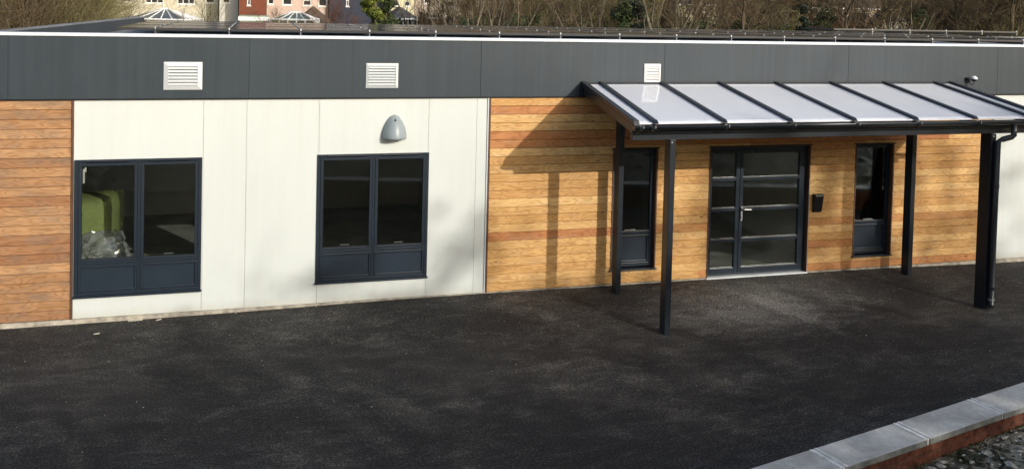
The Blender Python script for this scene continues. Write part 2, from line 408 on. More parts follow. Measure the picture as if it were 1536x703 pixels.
def boards(x0, x1, seed, z0=.095, z1=2.845, pitch=.1196, red=()):
    mb = MB(); rr = random.Random(seed); z = z1; row = 0
    while z > z0+.01:
        zb = max(z0, z-pitch); x = x0
        t = rr.random()
        while x < x1-.01:
            L = rr.choice([2.4, 3.1, 3.9, 4.8, 9]); xe = min(x1, x+L*rr.uniform(.8, 1.1))
            if x1-xe < .7: xe = x1
            t = rr.random(); t = .97 if row in red and x < 5 else (rr.uniform(.88, .98) if rr.random() < .16 else t*.84)
            col = (t, rr.random(), rr.random()); w0 = rr.uniform(-.0015, .0015)
            for (a, b, c, d) in cut(x, xe, zb+.0045, z-.0005):
                # shiplap board: bottom edge proud, rounded top lip
                y0, y1 = -.024+w0, -.017+w0
                mb.prism([(.0, c), (y0+.003, c), (y0, c+.004), (y1, d-.006), (y1+.006, d), (.0, d)], 'x', a+.0015, b-.0015, col)
            x = xe
        z = zb; row += 1
    # dark backing board behind the joints
    for (a, b, c, d) in cut(x0+.002, x1-.002, z0, z1): mb.box(a, b, -.004, .012, c, d, (.0, .5, .5), 1)
    return mb
bp(boards(3.085, 11.66, 5, red=(4,)), 'timber_boarding', [M['larch'], M['dark']])
o = bp(boards(-3.42, -2.294, 9, red=()), 'timber_boarding', [M['larch_old'], M['dark']]); tag(o, 'weathered brown boarding at the left end')
# trims
for a, b in ((3.055, 3.083), (-2.292, -2.268), (11.662, 11.688)): bp(MB().box(a, b, -.034, .01, .09, 2.847), 'corner_trim', M['brown_trim'], bevel=.003)
# white panels, with openings 1 and 2 cut
SE = [-2.266, -.735, -.2, .73, 2.205, 2.885, 3.035]
mb = MB()
for a, b in zip(SE[:-1], SE[1:]):
    for s_ in cut(a, b, .095, 2.845): mb.box(s_[0]+(.0014 if s_[0] == a else 0), s_[1]-(.0014 if s_[1] == b else 0), -.014, .012, s_[2], s_[3])
bp(mb, 'white_panels', M['white'], bevel=.002); mb = MB()
x = 11.69
while x < XR: mb.box(x+.003, min(XR, x+1.2)-.003, -.014, .012, .095, 2.845); x += 1.2
bp(mb, 'white_panels', M['white'], bevel=.002)
mb = MB()
for xx in SE[1:-1]+[-2.2]:
    for z in (.2, .8, 1.4, 2.0, 2.6):
        if not any(a-.05 < xx < b+.05 and c < z < d for a, b, c, d in OPEN): bp(MB().tube([(xx+.02, -.0145, z), (xx+.02, -.0165, z)], .006, 6), 'fixing_head', M['galv'])
for (a, z) in ((.06, 2.2), (2.05, .28), (-.55, 2.5)): bp(MB().tube([(a, -.0145, z), (a, -.0165, z)], .005, 6), 'fixing_head', M['galv'])
bp(MB().box(3.037, 3.053, -.03, .01, .095, 2.845), 'joint_flashing', M['vent'])
# structural wall behind cladding (hollow shell), floor, partitions, ceiling
mb = MB()
for s_ in cut(XL, XR, .0, 2.9): mb.box(s_[0], s_[1], .013, .20, s_[2], s_[3])
mb.box(XL, XL+.2, .2, DEP-.2, 0, 2.9); mb.box(XR-.2, XR, .2, DEP-.2, 0, 2.9); mb.box(XL, XR, DEP-.2, DEP, 0, 2.9)
bp(mb, 'wall', M['plaster'])
mb = MB()
for xx in (3.0, 6.1, 8.65, 14.0): mb.box(xx, xx+.1, .201, 5.4, .1, 2.75)
mb.box(XL+.2, XR-.2, 5.4, 5.5, .1, 2.75)
bp(mb, 'interior_wall', M['plaster'])
bp(MB().box(XL+.2, XR-.2, .2, DEP-.2, .0, .1), 'interior_floor', M['floor_in'])
bp(MB().box(XL+.2, XR-.2, .2, DEP-.2, 2.75, 2.9), 'ceiling', M['brick_in'])
# plinth
mb = MB(); rr = random.Random(3); x = XL
while x < XR:
    e = min(XR, x+rr.uniform(.35, .9))
    if not (x < 8.2 and e > 6.52): mb.box(x, e-.002, -.022-rr.random()*.008, .012, -.12, .092+rr.uniform(-.002, .001))
    else:
        if x < 6.5: mb.box(x, 6.5, -.022, .012, -.12, .091); bp(mb, 'plinth', M['plinth']); mb = MB()
        if e > 8.24: mb.box(8.24, e, -.022, .012, -.12, .091)
    x = e
bp(mb, 'plinth', M['plinth'])
# fascia
mb = MB(); FS = [XL-.1, -3.0, -.18, 2.92, 5.7, 8.84, 11.69, 14.6, 17.5, 20.4, 23.3, XR+.1]
for a, b in zip(FS[:-1], FS[1:]): mb.box(a+.0015, b-.0015, -.05, .05, 2.862, ZT-.012)
bp(mb, 'fascia', M['fascia'], bevel=.002)
bp(MB().box(XL-.09, XR, -.043, .012, 2.846, 2.861), 'drip_edge', M['black'])
mb = MB(); x = XL-.11
for e in (.4, 3.4, 6.4, 9.4, 12.4, 15.4, 18.4, XR+.1):
    mb.prism([(-.066, ZT-.02), (-.061, ZT-.02), (-.061, ZT-.011), (.14, ZT-.011), (.14, ZT+.014), (-.06, ZT+.019), (-.066, ZT+.014)], 'x', x, e-.003); x = e
bp(mb, 'coping', M['coping'])
# roof and side parapet
bp(MB().prism([(-3.40, .16), (XR, .16), (XR, DEP), (-2.6, DEP)], 'z', 2.902, 3.44), 'roof_surface', M['roof'])
def slant(o0, o1, wd, z0, z1):
    m_ = MB(); (xa, ya), (xb, yb) = o0, o1
    v = [(xa, ya, z0), (xa+wd, ya, z0), (xb+wd, yb, z0), (xb, yb, z0)]; v += [(x_, y_, z1) for x_, y_, _ in v]
    return m_.add(v, [(0, 3, 2, 1), (4, 5, 6, 7), (0, 1, 5, 4), (1, 2, 6, 5), (2, 3, 7, 6), (3, 0, 4, 7)])
bp(slant((-3.43, .20), (-2.62, DEP-.02), .13, 2.87, 3.64), 'side_parapet', M['parapet'], bevel=.006)
bp(slant((-3.45, .19), (-2.64, DEP), .155, 3.642, 3.662), 'parapet_capping', M['roof'], bevel=.004)
bp(MB().box(-2.4, XR, DEP-.25, DEP-.03, 3.44, 3.52), 'rear_upstand', M['roof'], bevel=.01)

# ---- big casement windows
def big_window(x0, label):
    w_ = bp(MB(), 'window', M['frame'], origin=(x0, 0, .375)); w_['label'] = label
    # replace by real frame mesh
    W, H = 1.51, 1.72; mb = MB(); yf, yb = -.03, .05
    mb.box(0, .045, yf, yb, 0, H); mb.box(W-.045, W, yf, yb, 0, H); mb.box(.045, W-.045, yf, yb, H-.04, H); mb.box(.045, W-.045, yf, yb, 0, .045)
    mb.box(.738, .772, yf, yb, .045, H-.04); mb.box(.045, .738, yf, yb, .385, .425); mb.box(.772, W-.045, yf, yb, .385, .425)
    w_.data = mb.mesh('window', M['frame']); b = w_.modifiers.new('bevel', 'BEVEL'); b.width = .004; b.segments = 2
    for a, e in ((.047, .736), (.774, W-.047)):
        s = MB(); y0, y1 = -.038, .03; z0, z1 = .427, H-.042; t = .036
        s.box(a, a+t, y0, y1, z0, z1); s.box(e-t, e, y0, y1, z0, z1); s.box(a+t, e-t, y0, y1, z0, z0+t); s.box(a+t, e-t, y0, y1, z1-t, z1)
        so_ = s.obj('sash', M['frame'], w_, bevel=.004)
        MB().box(a+t-.004, e-t+.004, .0, .006, z0+t-.004, z1-t+.004).obj('pane', M['glass'], w_)
        g = MB(); g.box(a+t, e-t, -.012, -.006, z0+t, z0+t+.006); g.box(a+t, a+t+.006, -.012, -.006, z0+t+.006, z1-t); g.obj('glazing_bead', M['black'], w_)
        p = MB(); z0, z1 = .047, .383
        p.box(a, e, -.012, .02, z0, z1)
        p.obj('lower_panel', M['frame_panel'], w_)
        p = MB(); t = .03
        p.box(a, a+t, -.03, -.0125, z0, z1); p.box(e-t, e, -.03, -.0125, z0, z1); p.box(a+t, e-t, -.03, -.0125, z0, z0+t); p.box(a+t, e-t, -.03, -.0125, z1-t, z1)
        p.obj('panel_bead', M['frame'], w_, bevel=.006)
        v = MB().prism([(-.031, H-.036), (-.047, H-.034), (-.052, H-.02), (-.047, H-.010), (-.031, H-.008)], 'x', a+.10, e-.10); v.obj('trickle_vent', M['steel'], w_)
        MB().box(a+.28, a+.40, .012, .03, .427+.05, .427+.066).obj('handle', M['chrome'], w_)
    MB().box(-.012, W+.012, -.052, -.012, -.022, -.001).obj('sill', M['frame'], w_, bevel=.004)
    return w_
w1 = big_window(-2.255, 'left double window with green turf and plastic showing behind the glass')
w2 = big_window(.71, 'double window below the grey wall lamp')
mb = MB(); mb.box(.092, .112, .012, .03, 1.42, 1.60); mb.box(.112, .13, .012, .035, 1.56, 1.62); mb.obj('latch', M['vent_white'], w1)

# ---- slim side windows
def slim_window(x0, z0, label):
    W, H = .715, 1.785; w_ = bp(MB(), 'window', M['frame'], origin=(x0, 0, z0)); w_['label'] = label
    mb = MB(); yf, yb = .045, .11; t = .055
    mb.box(.022, .022+t, yf, yb, .02, H-.02); mb.box(W-.022-t, W-.022, yf, yb, .02, H-.02); mb.box(.022+t, W-.022-t, yf, yb, H-.02-t, H-.02); mb.box(.022+t, W-.022-t, yf, yb, .02, .02+t)
    mb.box(.022+t, W-.022-t, yf, yb, .485, .545)
    w_.data = mb.mesh('window', M['frame']); b = w_.modifiers.new('bevel', 'BEVEL'); b.width = .005; b.segments = 2
    MB().box(.078, W-.078, .07, .076, .546, H-.076).obj('pane', M['glass'], w_)
    MB().box(.078, W-.078, .07, .09, .076, .484).obj('lower_panel', M['frame_panel'], w_)
    p = MB(); a, e, c, d = .079, W-.079, .077, .483; t = .028
    p.box(a, a+t, .052, .069, c, d); p.box(e-t, e, .052, .069, c, d); p.box(a+t, e-t, .052, .069, c, c+t); p.box(a+t, e-t, .052, .069, d-t, d); p.obj('panel_bead', M['frame'], w_, bevel=.005)
    MB().box(.25, .42, .056, .068, .552, .566).obj('handle', M['chrome'], w_)
    r_ = MB(); r_.box(0, .02, -.03, .13, 0, H); r_.box(W-.02, W, -.03, .13, 0, H); r_.obj('reveal_trim', M['brown_trim'], w_, bevel=.002)
    MB().box(-.018, W+.018, -.045, .12, H-.001, H+.018).obj('head_flashing', M['black'], w_)
    MB().box(-.014, W+.014, -.055, .12, -.016, .001).obj('sill', M['frame'], w_, bevel=.003)
    return w_
slim_window(4.94, .30, 'slim window partly behind the back left canopy post')
slim_window(9.05, .29, 'slim window to the right of the keypad')

# ---- door
dr = bp(MB(), 'entrance_door', M['frame'], origin=(6.50, 0, .06)); W, H = 1.74, 2.02; yf, yb = .045, .12
mb = MB(); mb.box(.02, .05, yf, yb, .03, H-.02); mb.box(W-.06, W-.02, yf, yb, .03, H-.02); mb.box(.05, W-.06, yf, yb, H-.07, H-.02); mb.box(.05, W-.06, yf, yb, .03, .06)
dr.data = mb.mesh('entrance_door', M['frame'])
rows = [(.15, .545), (.60, 1.02), (1.075, 1.485), (1.54, 1.905)]
def leaf_(nm, a, e, ls, rs):
    s = MB(); y0, y1 = .035, .085
    s.box(a, a+ls, y0, y1, .062, H-.072); s.box(e-rs, e, y0, y1, .062, H-.072)
    zz = [.062]+[v for r_ in rows for v in r_]+[H-.072]
    for i in range(0, len(zz), 2): s.box(a+ls, e-rs, y0, y1, zz[i], zz[i+1])
    o_ = s.obj(nm, M['frame'], dr, bevel=.005)
    for c, d in rows:
        MB().box(a+ls, e-rs, .06, .066, c, d).obj('pane', M['glass'], o_)
        MB().box(a+ls, e-rs, .030, .0345, c-.009, c-.004).obj('glazing_bead', M['bead'], o_)
    return o_
leaf_('side_leaf', .052, .555, .035, .065)
lf = leaf_('door_leaf', .56, W-.062, .055, .09)
hd = MB(); hd.box(.578, .606, .014, .034, .87, 1.09); hd.tube([(.592, .016, 1.055), (.592, -.03, 1.055), (.605, -.04, 1.055), (.72, -.04, 1.05)], .011, 8); hd.tube([(.592, .016, .93), (.592, .0, .93)], .012, 8); hd.obj('handle', M['chrome'], lf)
MB().box(0, W, -.045, .13, -.001, .03).obj('threshold', M['vent'], dr, bevel=.004)
r_ = MB(); r_.box(0, .018, -.03, .13, .03, H); r_.box(W-.018, W, -.03, .13, .03, H); r_.box(.018, W-.018, .02, .13, H-.018, H); r_.obj('reveal_trim', M['brown_trim'], dr, bevel=.002)
MB().box(-.018, W+.018, -.045, .12, H+.001, H+.018).obj('head_flashing', M['black'], dr)
MB().tube([(.75, .034, H-.10), (.75, .028, H-.10)], .008, 8).obj('closer_screw', M['galv'], dr)
MB().box(W-.016, W-.01, -.036, -.031, .03, 1.5).obj('edge_seal', M['galv'], dr)

# ---- inside: turf roll, plastic, boards
t = thing('artificial_grass_roll', (-2.35, 1.2, .1), 'green artificial grass roll standing inside the left window', 'grass roll')
mb = MB(); prof = []
for i in range(20):
    a = 2*math.pi*i/20; ca, sa = math.cos(a), math.sin(a)
    prof.append((.43*abs(ca)**.6*(1 if ca > 0 else -1), .42*abs(sa)**.6*(1 if sa > 0 else -1)))
rr = random.Random(8)
for j, z in enumerate([0, .3, .6, .9, 1.15, 1.24, 1.28]):
    s_ = 1 if j < 5 else (.95 if j == 5 else .84)
    for px_, py_ in prof: mb.v.append((px_*s_*(1+rr.uniform(-.02, .02)), py_*s_, z+.05*px_))
for j in range(6):
    for i in range(20): mb.f.append([j*20+i, j*20+(i+1) % 20, (j+1)*20+(i+1) % 20, (j+1)*20+i]); mb.c.append(None); mb.mi.append(0)
mb.f.append([120+i for i in range(20)]); mb.c.append(None); mb.mi.append(0)
mb.obj('turf', M['turf'], t, smooth=True)
fz = MB()
for _ in range(5200):
    a = rr.uniform(0, 6.28); i = int(a/6.2832*20) % 20; px_, py_ = prof[i]; z = rr.uniform(.5, 1.27)
    if rr.random() < .2: q = rr.random()**.5; px_, py_, z = px_*q, py_*q, 1.27
    p = Vector((px_+rr.uniform(-.06, .06), py_+rr.uniform(-.04, .04), z+.05*px_)); d = Vector((px_*.5+rr.uniform(-.5, .5), py_*.5+rr.uniform(-.5, .5), rr.uniform(-.2, .6))).normalized()*.035
    s_ = Vector((rr.uniform(-1, 1), rr.uniform(-1, 1), 0))*.004
    fz.add([p-s_, p+s_, p+d], [(0, 1, 2)])
fz.obj('pile', M['turf'], t, fix=False)
# crumpled wrapping
mb = MB(); n = 26
for j in range(n+1):
    for i in range(n+1):
        u = i/n; v = j/n; a = u*2*math.pi
        rad = (.42*(1-.5*v**2))*(1+rr.uniform(-.16, .16)); z = .90*v+rr.uniform(-.02, .02)
        mb.v.append((rad*math.cos(a)*1.05, rad*math.sin(a)*.8, z))
for j in range(n):
    for i in range(n): a = j*(n+1)+i; mb.f.append([a, a+1, a+n+2, a+n+1]); mb.c.append(None); mb.mi.append(0)
o = mb.obj('plastic_wrapping', M['wrap'], loc=(-2.02, .62, .1), fix=False); tag(o, 'crumpled clear plastic wrapping behind the left window glass', 'plastic wrapping')
t = thing('low_board_stack', (-1.72, .95, .1), 'pale flat boards stacked on the floor inside the left window', 'board stack')
for q in range(4): MB().box(-.55, .5, -.3+.01*q, .3, .11*q, .11*q+.1).obj('board', M['green_panel'], t)
for (x_, z_, w_, h_, y_, m_, nm, lb, ct) in ((6.72, .62, .34, 1.05, 2.6, 'green_panel', 'notice_board', 'pale green board standing inside the entrance behind the narrow side leaf', 'notice board'), (8.9, 1.0, .34, .42, 5.3, 'red', 'wall_board', 'dark red board on the far wall inside the entrance', 'wall board')):
    t = thing(nm, (x_, y_, .1), lb, ct); MB().box(-w_/2, w_/2, 0, .03, z_, z_+h_).obj('face', M[m_], t); f_ = MB(); f_.box(-w_/2-.02, -w_/2, -.01, .03, 0 if nm == 'notice_board' else z_, z_+h_); f_.box(w_/2, w_/2+.02, -.01, .03, 0 if nm == 'notice_board' else z_, z_+h_); f_.obj('frame', M['white_plastic'], t)

# ---------------------------------------------------------------- fittings on the facade
def vent(x0, x1, z0, z1, label, mat, rim=.055, n=6):
    t = thing('air_vent', ((x0+x1)/2, -.05, z0), label, 'air vent', 'louvred air vents on the grey fascia')
    W = (x1-x0)/2; H = z1-z0; mb = MB(); d = -.028
    # bevelled picture frame
    o4 = [(-W, 0), (W, 0), (W, H), (-W, H)]; i4 = [(-W+rim, rim), (W-rim, rim), (W-rim, H-rim), (-W+rim, H-rim)]
    for q in range(4):
        a, b = o4[q], o4[(q+1) % 4]; c, e = i4[(q+1) % 4], i4[q]
        mb.add([(a[0], -.001, a[1]), (b[0], -.001, b[1]), (b[0], -.012, b[1]), (a[0], -.012, a[1]), (e[0], d, e[1]), (c[0], d, c[1]), (c[0], -.001, c[1]), (e[0], -.001, e[1])],
               [(0, 1, 2, 3), (3, 2, 5, 4), (4, 5, 6, 7)])
    mb.obj('frame', mat, t, fix=True)
    MB().box(-W+rim, W-rim, -.004, -.0015, rim, H-rim).obj('backing', M['dark'], t)
    ph = (H-2*rim)/n
    for q in range(n):
        z = rim+ph*q
        MB().prism([(-.026, z+.002), (-.030, z+.006), (-.010, z+ph*.82), (-.006, z+ph*.78)], 'x', -W+rim, W-rim).obj('slat', mat, t)
    return t
vent(-1.22, -.755, 2.975, 3.33, 'wide silver louvred vent above the left double window', M['vent'])
vent(1.33, 1.765, 2.99, 3.325, 'square silver louvred vent above the grey wall lamp', M['vent'], .036, 7)
vent(5.375, 5.635, 3.03, 3.335, 'small bright white vent just above the canopy roof', M['vent_white'], .034, 6)

# wall lamp
t = thing('wall_lamp', (1.73, -.014, 2.30), 'grey bullet shaped wall lamp above the middle double window', 'wall lamp')
mb = MB(); n = 18; prof = [(.165, 0), (.166, .03), (.160, .08), (.146, .14), (.124, .20), (.094, .255), (.062, .29), (.03, .308), (.004, .314)]
for (r_, z) in prof:
    for i in range(n+1): a = math.pi+math.pi*i/n; mb.v.append((r_*math.cos(a)*.99, r_*math.sin(a)*1.15, z))
for j in range(len(prof)-1):
    for i in range(n): a = j*(n+1)+i; mb.f.append([a, a+1, a+n+2, a+n+1]); mb.c.append(None); mb.mi.append(0)
o = mb.obj('casing', M['lamp_grey'], t, smooth=True); s_ = o.modifiers.new('s', 'SOLIDIFY'); s_.thickness = .008
MB().add([(.15*math.cos(math.pi+math.pi*i/12), .15*1.1*math.sin(math.pi+math.pi*i/12), .03) for i in range(13)], [tuple(range(13))]).obj('lens', M['lens'], t)
bp_ = [( -.172, -.004), (.172, -.004), (.168, .07), (.148, .15), (.11, .235), (.06, .30), (0, .326), (-.06, .30), (-.11, .235), (-.148, .15), (-.168, .07)]
MB().prism(bp_, 'y', -.012, 0).obj('back_plate', M['lamp_grey'], t, bevel=.003)
MB().tube([(0, -.09, .262), (0, -.115, .257)], .012, 8).obj('screw', M['steel'], t)

# cctv dome on hooked arm
t = thing('security_camera', (11.14, -.05, 3.05), 'small white dome camera on a black hooked bracket on the fascia', 'security camera')
mb = MB(); mb.tube([(-.10, 0, .10), (-.10, -.03, .10)], .035, 12)
mb.tube([(-.07, -.02, .12), (-.075, -.07, .03), (-.06, -.10, -.02), (-.03, -.12, -.035), (.0, -.13, -.01), (.01, -.13, .06)], .012, 8)
t.scale = (.68, .68, .68); mb.obj('bracket', M['black'], t, smooth=True)
mb = MB().tube([(.01, -.13, .05), (.01, -.13, .075), (.01, -.13, .10)], [.05, .072, .076], 16); mb.obj('housing', M['black'], t)
mb = MB().tube([(.01, -.13, .10), (.01, -.13, .125), (.01, -.13, .15), (.01, -.13, .168), (.01, -.13, .176)], [.078, .078, .066, .042, .012], 16); mb.obj('cover', M['white_plastic'], t, smooth=True)

# keypad
t = thing('door_keypad', (8.37, -.024, 1.03), 'black sloping entry keypad on larch boards right of the door', 'keypad')
mb = MB().prism([(0, 0), (-.035, .0), (-.085, .26), (-.07, .29), (0, .285)], 'x', -.075, .075); mb.obj('casing', M['black'], t, bevel=.008)
for r_ in range(5):
    for q in range(3):
        y = -.035-.05*(.07+.034*r_)/.26
        MB().box(-.034+.026*q, -.022+.026*q, y-.006, y-.001, .07+.034*r_, .08+.034*r_).obj('button', M['gutter'], t)

# ---------------------------------------------------------------- canopy
CN = thing('entrance_canopy', (7.5, -1, 0), 'lean-to canopy with opal roof sheets on dark steel posts over the entrance', 'canopy')
def cp(mb, name, mat, **kw): return mb.obj(name, mat, CN, origin=(7.5, -1, 0), **kw)
XA, XB = 4.42, 10.78
Zr = lambda y: 3.045+(y+.05)*(3.045-2.735)/1.95     # top of the sheets
RX = [4.70, 5.65, 6.60, 7.56, 8.53, 9.50, 10.46]
YF = -1.98
def slope(x0, x1, dz0, dz1, ya=-.05, yb=YF, cham=0):
    return MB().prism([(ya, Zr(ya)+dz0), (ya, Zr(ya)+dz1), (yb+cham, Zr(yb+cham)+dz1), (yb, Zr(yb)+dz0)], 'x', x0, x1)
ed = [XA+.06]+RX+[XB-.05]
for a, b in zip(ed[:-1], ed[1:]): cp(slope(a, b, -.016, 0, -.051, YF+.02), 'roof_sheet', M['opal'])
for x in RX:
    o = cp(slope(x-.030, x+.030, .001, .034, -.052, YF-.03, .045), 'glazing_bar', M['steel'], bevel=.003)
    cp(slope(x-.025, x+.025, -.10, -.018, -.053, YF+.10), 'rafter', M['steel'])
for x0, x1, s_ in ((XA-.02, XA+.06, 0), (XB-.05, XB+.02, 0)):
    cp(slope(x0, x1, -.017, .036, -.052, YF-.02, .03), 'edge_bar', M['steel'], bevel=.004)
    cp(slope(x0+.012, x1-.012, -.135, -.018, -.053, YF+.06), 'edge_beam', M['steel'], bevel=.003)
    cp(slope(x0-.008, x0-.001, -.03, -.02, -.06, YF), 'edge_lip', M['gutter'])
cp(MB().box(XA-.04, XB+.04, -.12, -.052, 2.87, 3.015), 'wall_plate', M['steel'], bevel=.003)
cp(MB().box(XA-.02, XB+.02, -.094, -.0515, Zr(-.05)+.001, Zr(-.05)+.02), 'wall_flashing', M['steel'])
cp(MB().box(XA+.04, XB+.06, -1.83, -1.75, 2.505, 2.62), 'front_beam', M['steel'], bevel=.004)
cp(MB().box(XA+.02, XB, -1.90, -1.86, 2.60, 2.70), 'fascia_board', M['steel'], bevel=.003)
# gutter (half round, open on top) with brackets
mb = MB(); n = 10; ga, gb = XA-.02, XB+.35; rg = .056; yc, zc = -1.995, 2.715
for x in (ga, gb):
    for i in range(n+1): a = math.pi+math.pi*i/n; mb.v.append((x, yc+rg*math.cos(a), zc+rg*math.sin(a)*1.15))
mb.f += [[i, i+1, i+n+2, i+n+1] for i in range(n)]; mb.c += [None]*n; mb.mi += [0]*n
o = cp(mb, 'gutter', M['gutter'], smooth=True, fix=False); s_ = o.modifiers.new('s', 'SOLIDIFY'); s_.thickness = .005
for x in (ga, gb):
    pts = [(yc+rg*math.cos(math.pi+math.pi*i/n), zc+rg*math.sin(math.pi+math.pi*i/n)*1.15) for i in range(n+1)]
    cp(MB().prism(pts, 'x', x-.004, x+.001), 'gutter_end', M['gutter'])
for i, x in enumerate([XA+.06, XA+.22]+[x+.0 for x in RX[1:]]+[10.33]):
    mb = MB(); rb = rg+.007
    pts = [(yc+rb*math.cos(math.pi+math.pi*i_/n), zc+rb*math.sin(math.pi+math.pi*i_/n)*1.15) for i_ in range(n+1)]
    mb.prism(pts, 'x', x-.022, x+.022); cp(mb, 'gutter_union', M['gutter'])
    cp(MB().box(x+.024, x+.03, yc-rb-.002, yc-rb+.004, zc-.03, zc+.006), 'gutter_clip', M['galv'])
# posts
def post(x0, x1, y0, y1, zt, lab=None):
    o = cp(MB().box(x0, x1, y0, y1, -.02, zt), 'post', M['steel'], bevel=.006)
    if lab: o['label'] = lab
    return o
post(4.98, 5.06, -1.82, -1.66, 2.503, 'front left post'); post(9.895, 9.98, -1.86, -1.66, 2.503, 'front right post beside the downpipe')
post(4.90, 4.98, -.35, -.20, Zr(-.35)-.02, 'back left post'); post(9.80, 9.88, -.40, -.24, Zr(-.40)-.02, 'back right post')
for x in (5.005, 9.93): cp(MB().tube([(x, -1.822 if x < 6 else -1.862, 2.47), (x, -1.828 if x < 6 else -1.868, 2.47)], .012, 6), 'bolt', M['galv'])
mb = MB()
mb.box(10.12, 10.19, -2.02, -1.95, 2.48, 2.66)
mb.add([(10.12, -2.02, 2.50), (10.19, -2.02, 2.47), (10.19, -1.95, 2.47), (10.12, -1.95, 2.50), (10.06, -2.02, 2.40), (10.0, -2.02, 2.44), (10.0, -1.95, 2.44), (10.06, -1.95, 2.40)], [(0, 1, 2, 3), (7, 6, 5, 4), (0, 4, 5, 1), (1, 5, 6, 2), (2, 6, 7, 3), (3, 7, 4, 0)])
mb2 = MB().tube([(10.155, -1.985, 2.66), (10.155, -1.985, 2.50), (10.13, -1.97, 2.475), (10.02, -1.94, 2.44), (9.962, -1.908, 2.40), (9.962, -1.904, 1.2), (9.962, -1.904, .10), (9.962, -1.935, .05)], .040, 12)
dp = cp(mb2, 'downpipe', M['gutter'], smooth=True)
for z in (1.75, .30): cp(MB().tube([(9.962, -1.904, z), (9.962, -1.904, z+.05)], .047, 12), 'pipe_clip', M['steel'])
cp(MB().tube([(9.962, -1.904, .16), (9.962, -1.904, .172)], .0475, 12), 'pipe_joint', M['galv'])

# ---------------------------------------------------------------- solar panels
def solar_proto():
    t = thing('solar_panel', (0, 0, 0), None, 'solar panel', 'black solar panels laid on the flat roof')
    MB().box(-.535, .535, .012, PD-.027, .026, .034).obj('glass', M['solar'], t)
    f_ = MB(); W = .548; D_ = PD-.012
    f_.box(-W, -W+.013, 0, D_, 0, .038); f_.box(W-.013, W, 0, D_, 0, .038); f_.box(-W+.013, W-.013, 0, .012, 0, .038); f_.box(-W+.013, W-.013, D_-.013, D_, 0, .038)
    f_.obj('frame', M['panel_frame'], t)
    MB().box(.546, .562, -.012, .035, .02, .052).obj('clamp', M['vent_white'], t)
    MB().box(.546, .560, PD*.5-.02, PD*.5+.02, .0395, .046).obj('clamp', M['vent_white'], t)
    MB().box(.549, .557, -.02, PD-.02, -.06, -.002).obj('rail', M['galv'], t)
    return t
PD = 1.42; PX = 1.107; proto = None
rows_ = ['front', 'middle', 'back']
for r_ in range(3):
    n_ = [17, 17, 16][r_]
    for i in range(n_):
        if proto is None: t = proto = solar_proto()
        else: t = dup(proto); t.scale = (1, 1, 1)
        t.location = (-1.64-.553+PX*i, 2.72+PD*r_, 3.615-.012*r_+(.0 if r_ == 0 else .006))
        if i == 0: t.scale = (.52, 1, 1); t.location.x = -1.64-.277
        t['label'] = '%s solar panel from the left in the %s row on the flat roof' % (ORD[i] if i else 'first', rows_[r_])
# two tilted panels far right
for i in range(5):
    t = dup(proto); t.scale = (1, 1, 1); t.location = (14.1+PX*i, 7.05, 3.67); t.rotation_euler = (R(-1.5), 0, 0)
    t['label'] = '%s of the raised panels at the far right back of the roof' % ['first', 'second', 'third', 'fourth', 'fifth'][i]; t['group'] = 'raised solar panels at the back of the roof'
# ballast feet / leaves below front panels
t = MB()
for i in range(14):
    x = -1.64+PX*i; t.box(x-.25, x+.35, 2.45, 2.62, 3.441, 3.48)
t.obj('mounting_rail', M['parapet'], B, origin=(4, 0, 0))

# ---------------------------------------------------------------- low wall at the lower right
WA, WB = Vector((3.86, -5.78, 0)), Vector((7.57, -4.85, 0)); dv = (WB-WA).normalized(); nv = Vector((dv.y, -dv.x, 0))
WT, WW = .45, .345
def bend(s): return WA+dv*s+nv*(-.0075*(s-1.9)**2*0)
wall = thing('garden_wall', tuple(WA), 'low brick wall with grey stone copings edging the yard', 'low wall')
s_joint = [(Vector((x, y, 0))-WA).dot(dv) for x, y in ((4.59, -5.63), (5.63, -5.35), (6.68, -5.06))]
edges = [s_joint[0]-1.06*k_ for k_ in (4, 3, 2, 1)]+s_joint+[s_joint[-1]+1.07*k_ for k_ in (1, 2, 3, 4, 5, 6)]
rr = random.Random(4)
def wbox(mb, s0, s1, n0, n1, z0, z1, j=0):
    v = []
    for z in (z0, z1):
        for (s_, n_) in ((s0, n0), (s1, n0), (s1, n1), (s0, n1)):
            p = dv*s_+nv*n_; v.append((p.x, p.y, z+j*(s_-s0)))
    return mb.add(v, [(0, 3, 2, 1), (4, 5, 6, 7), (0, 1, 5, 4), (1, 2, 6, 5), (2, 3, 7, 6), (3, 0, 4, 7)])
for a, b in zip(edges[:-1], edges[1:]):
    mb = MB(); dn = rr.uniform(-.006, .006); dz = rr.uniform(-.003, .003)
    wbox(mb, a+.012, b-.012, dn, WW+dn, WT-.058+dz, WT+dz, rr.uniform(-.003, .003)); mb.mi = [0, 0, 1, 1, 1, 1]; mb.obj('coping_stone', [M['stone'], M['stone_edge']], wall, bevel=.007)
mb = MB()
for e in edges[1:-1]:
    wbox(mb, e-.0105, e+.0105, .004, WW-.006, WT-.056, WT-.001)
    for q in (-.042, .020): wbox(mb, e+q, e+q+.022, .006, WW-.008, WT-.02, WT+.0045)
mb.obj('joint_mortar', M['mortar'], wall)
mb = MB(); wbox(mb, edges[0], edges[-1], .03, WW-.035, -.05, WT-.062); mb.obj('brickwork', M['brick'], wall, bevel=.004)

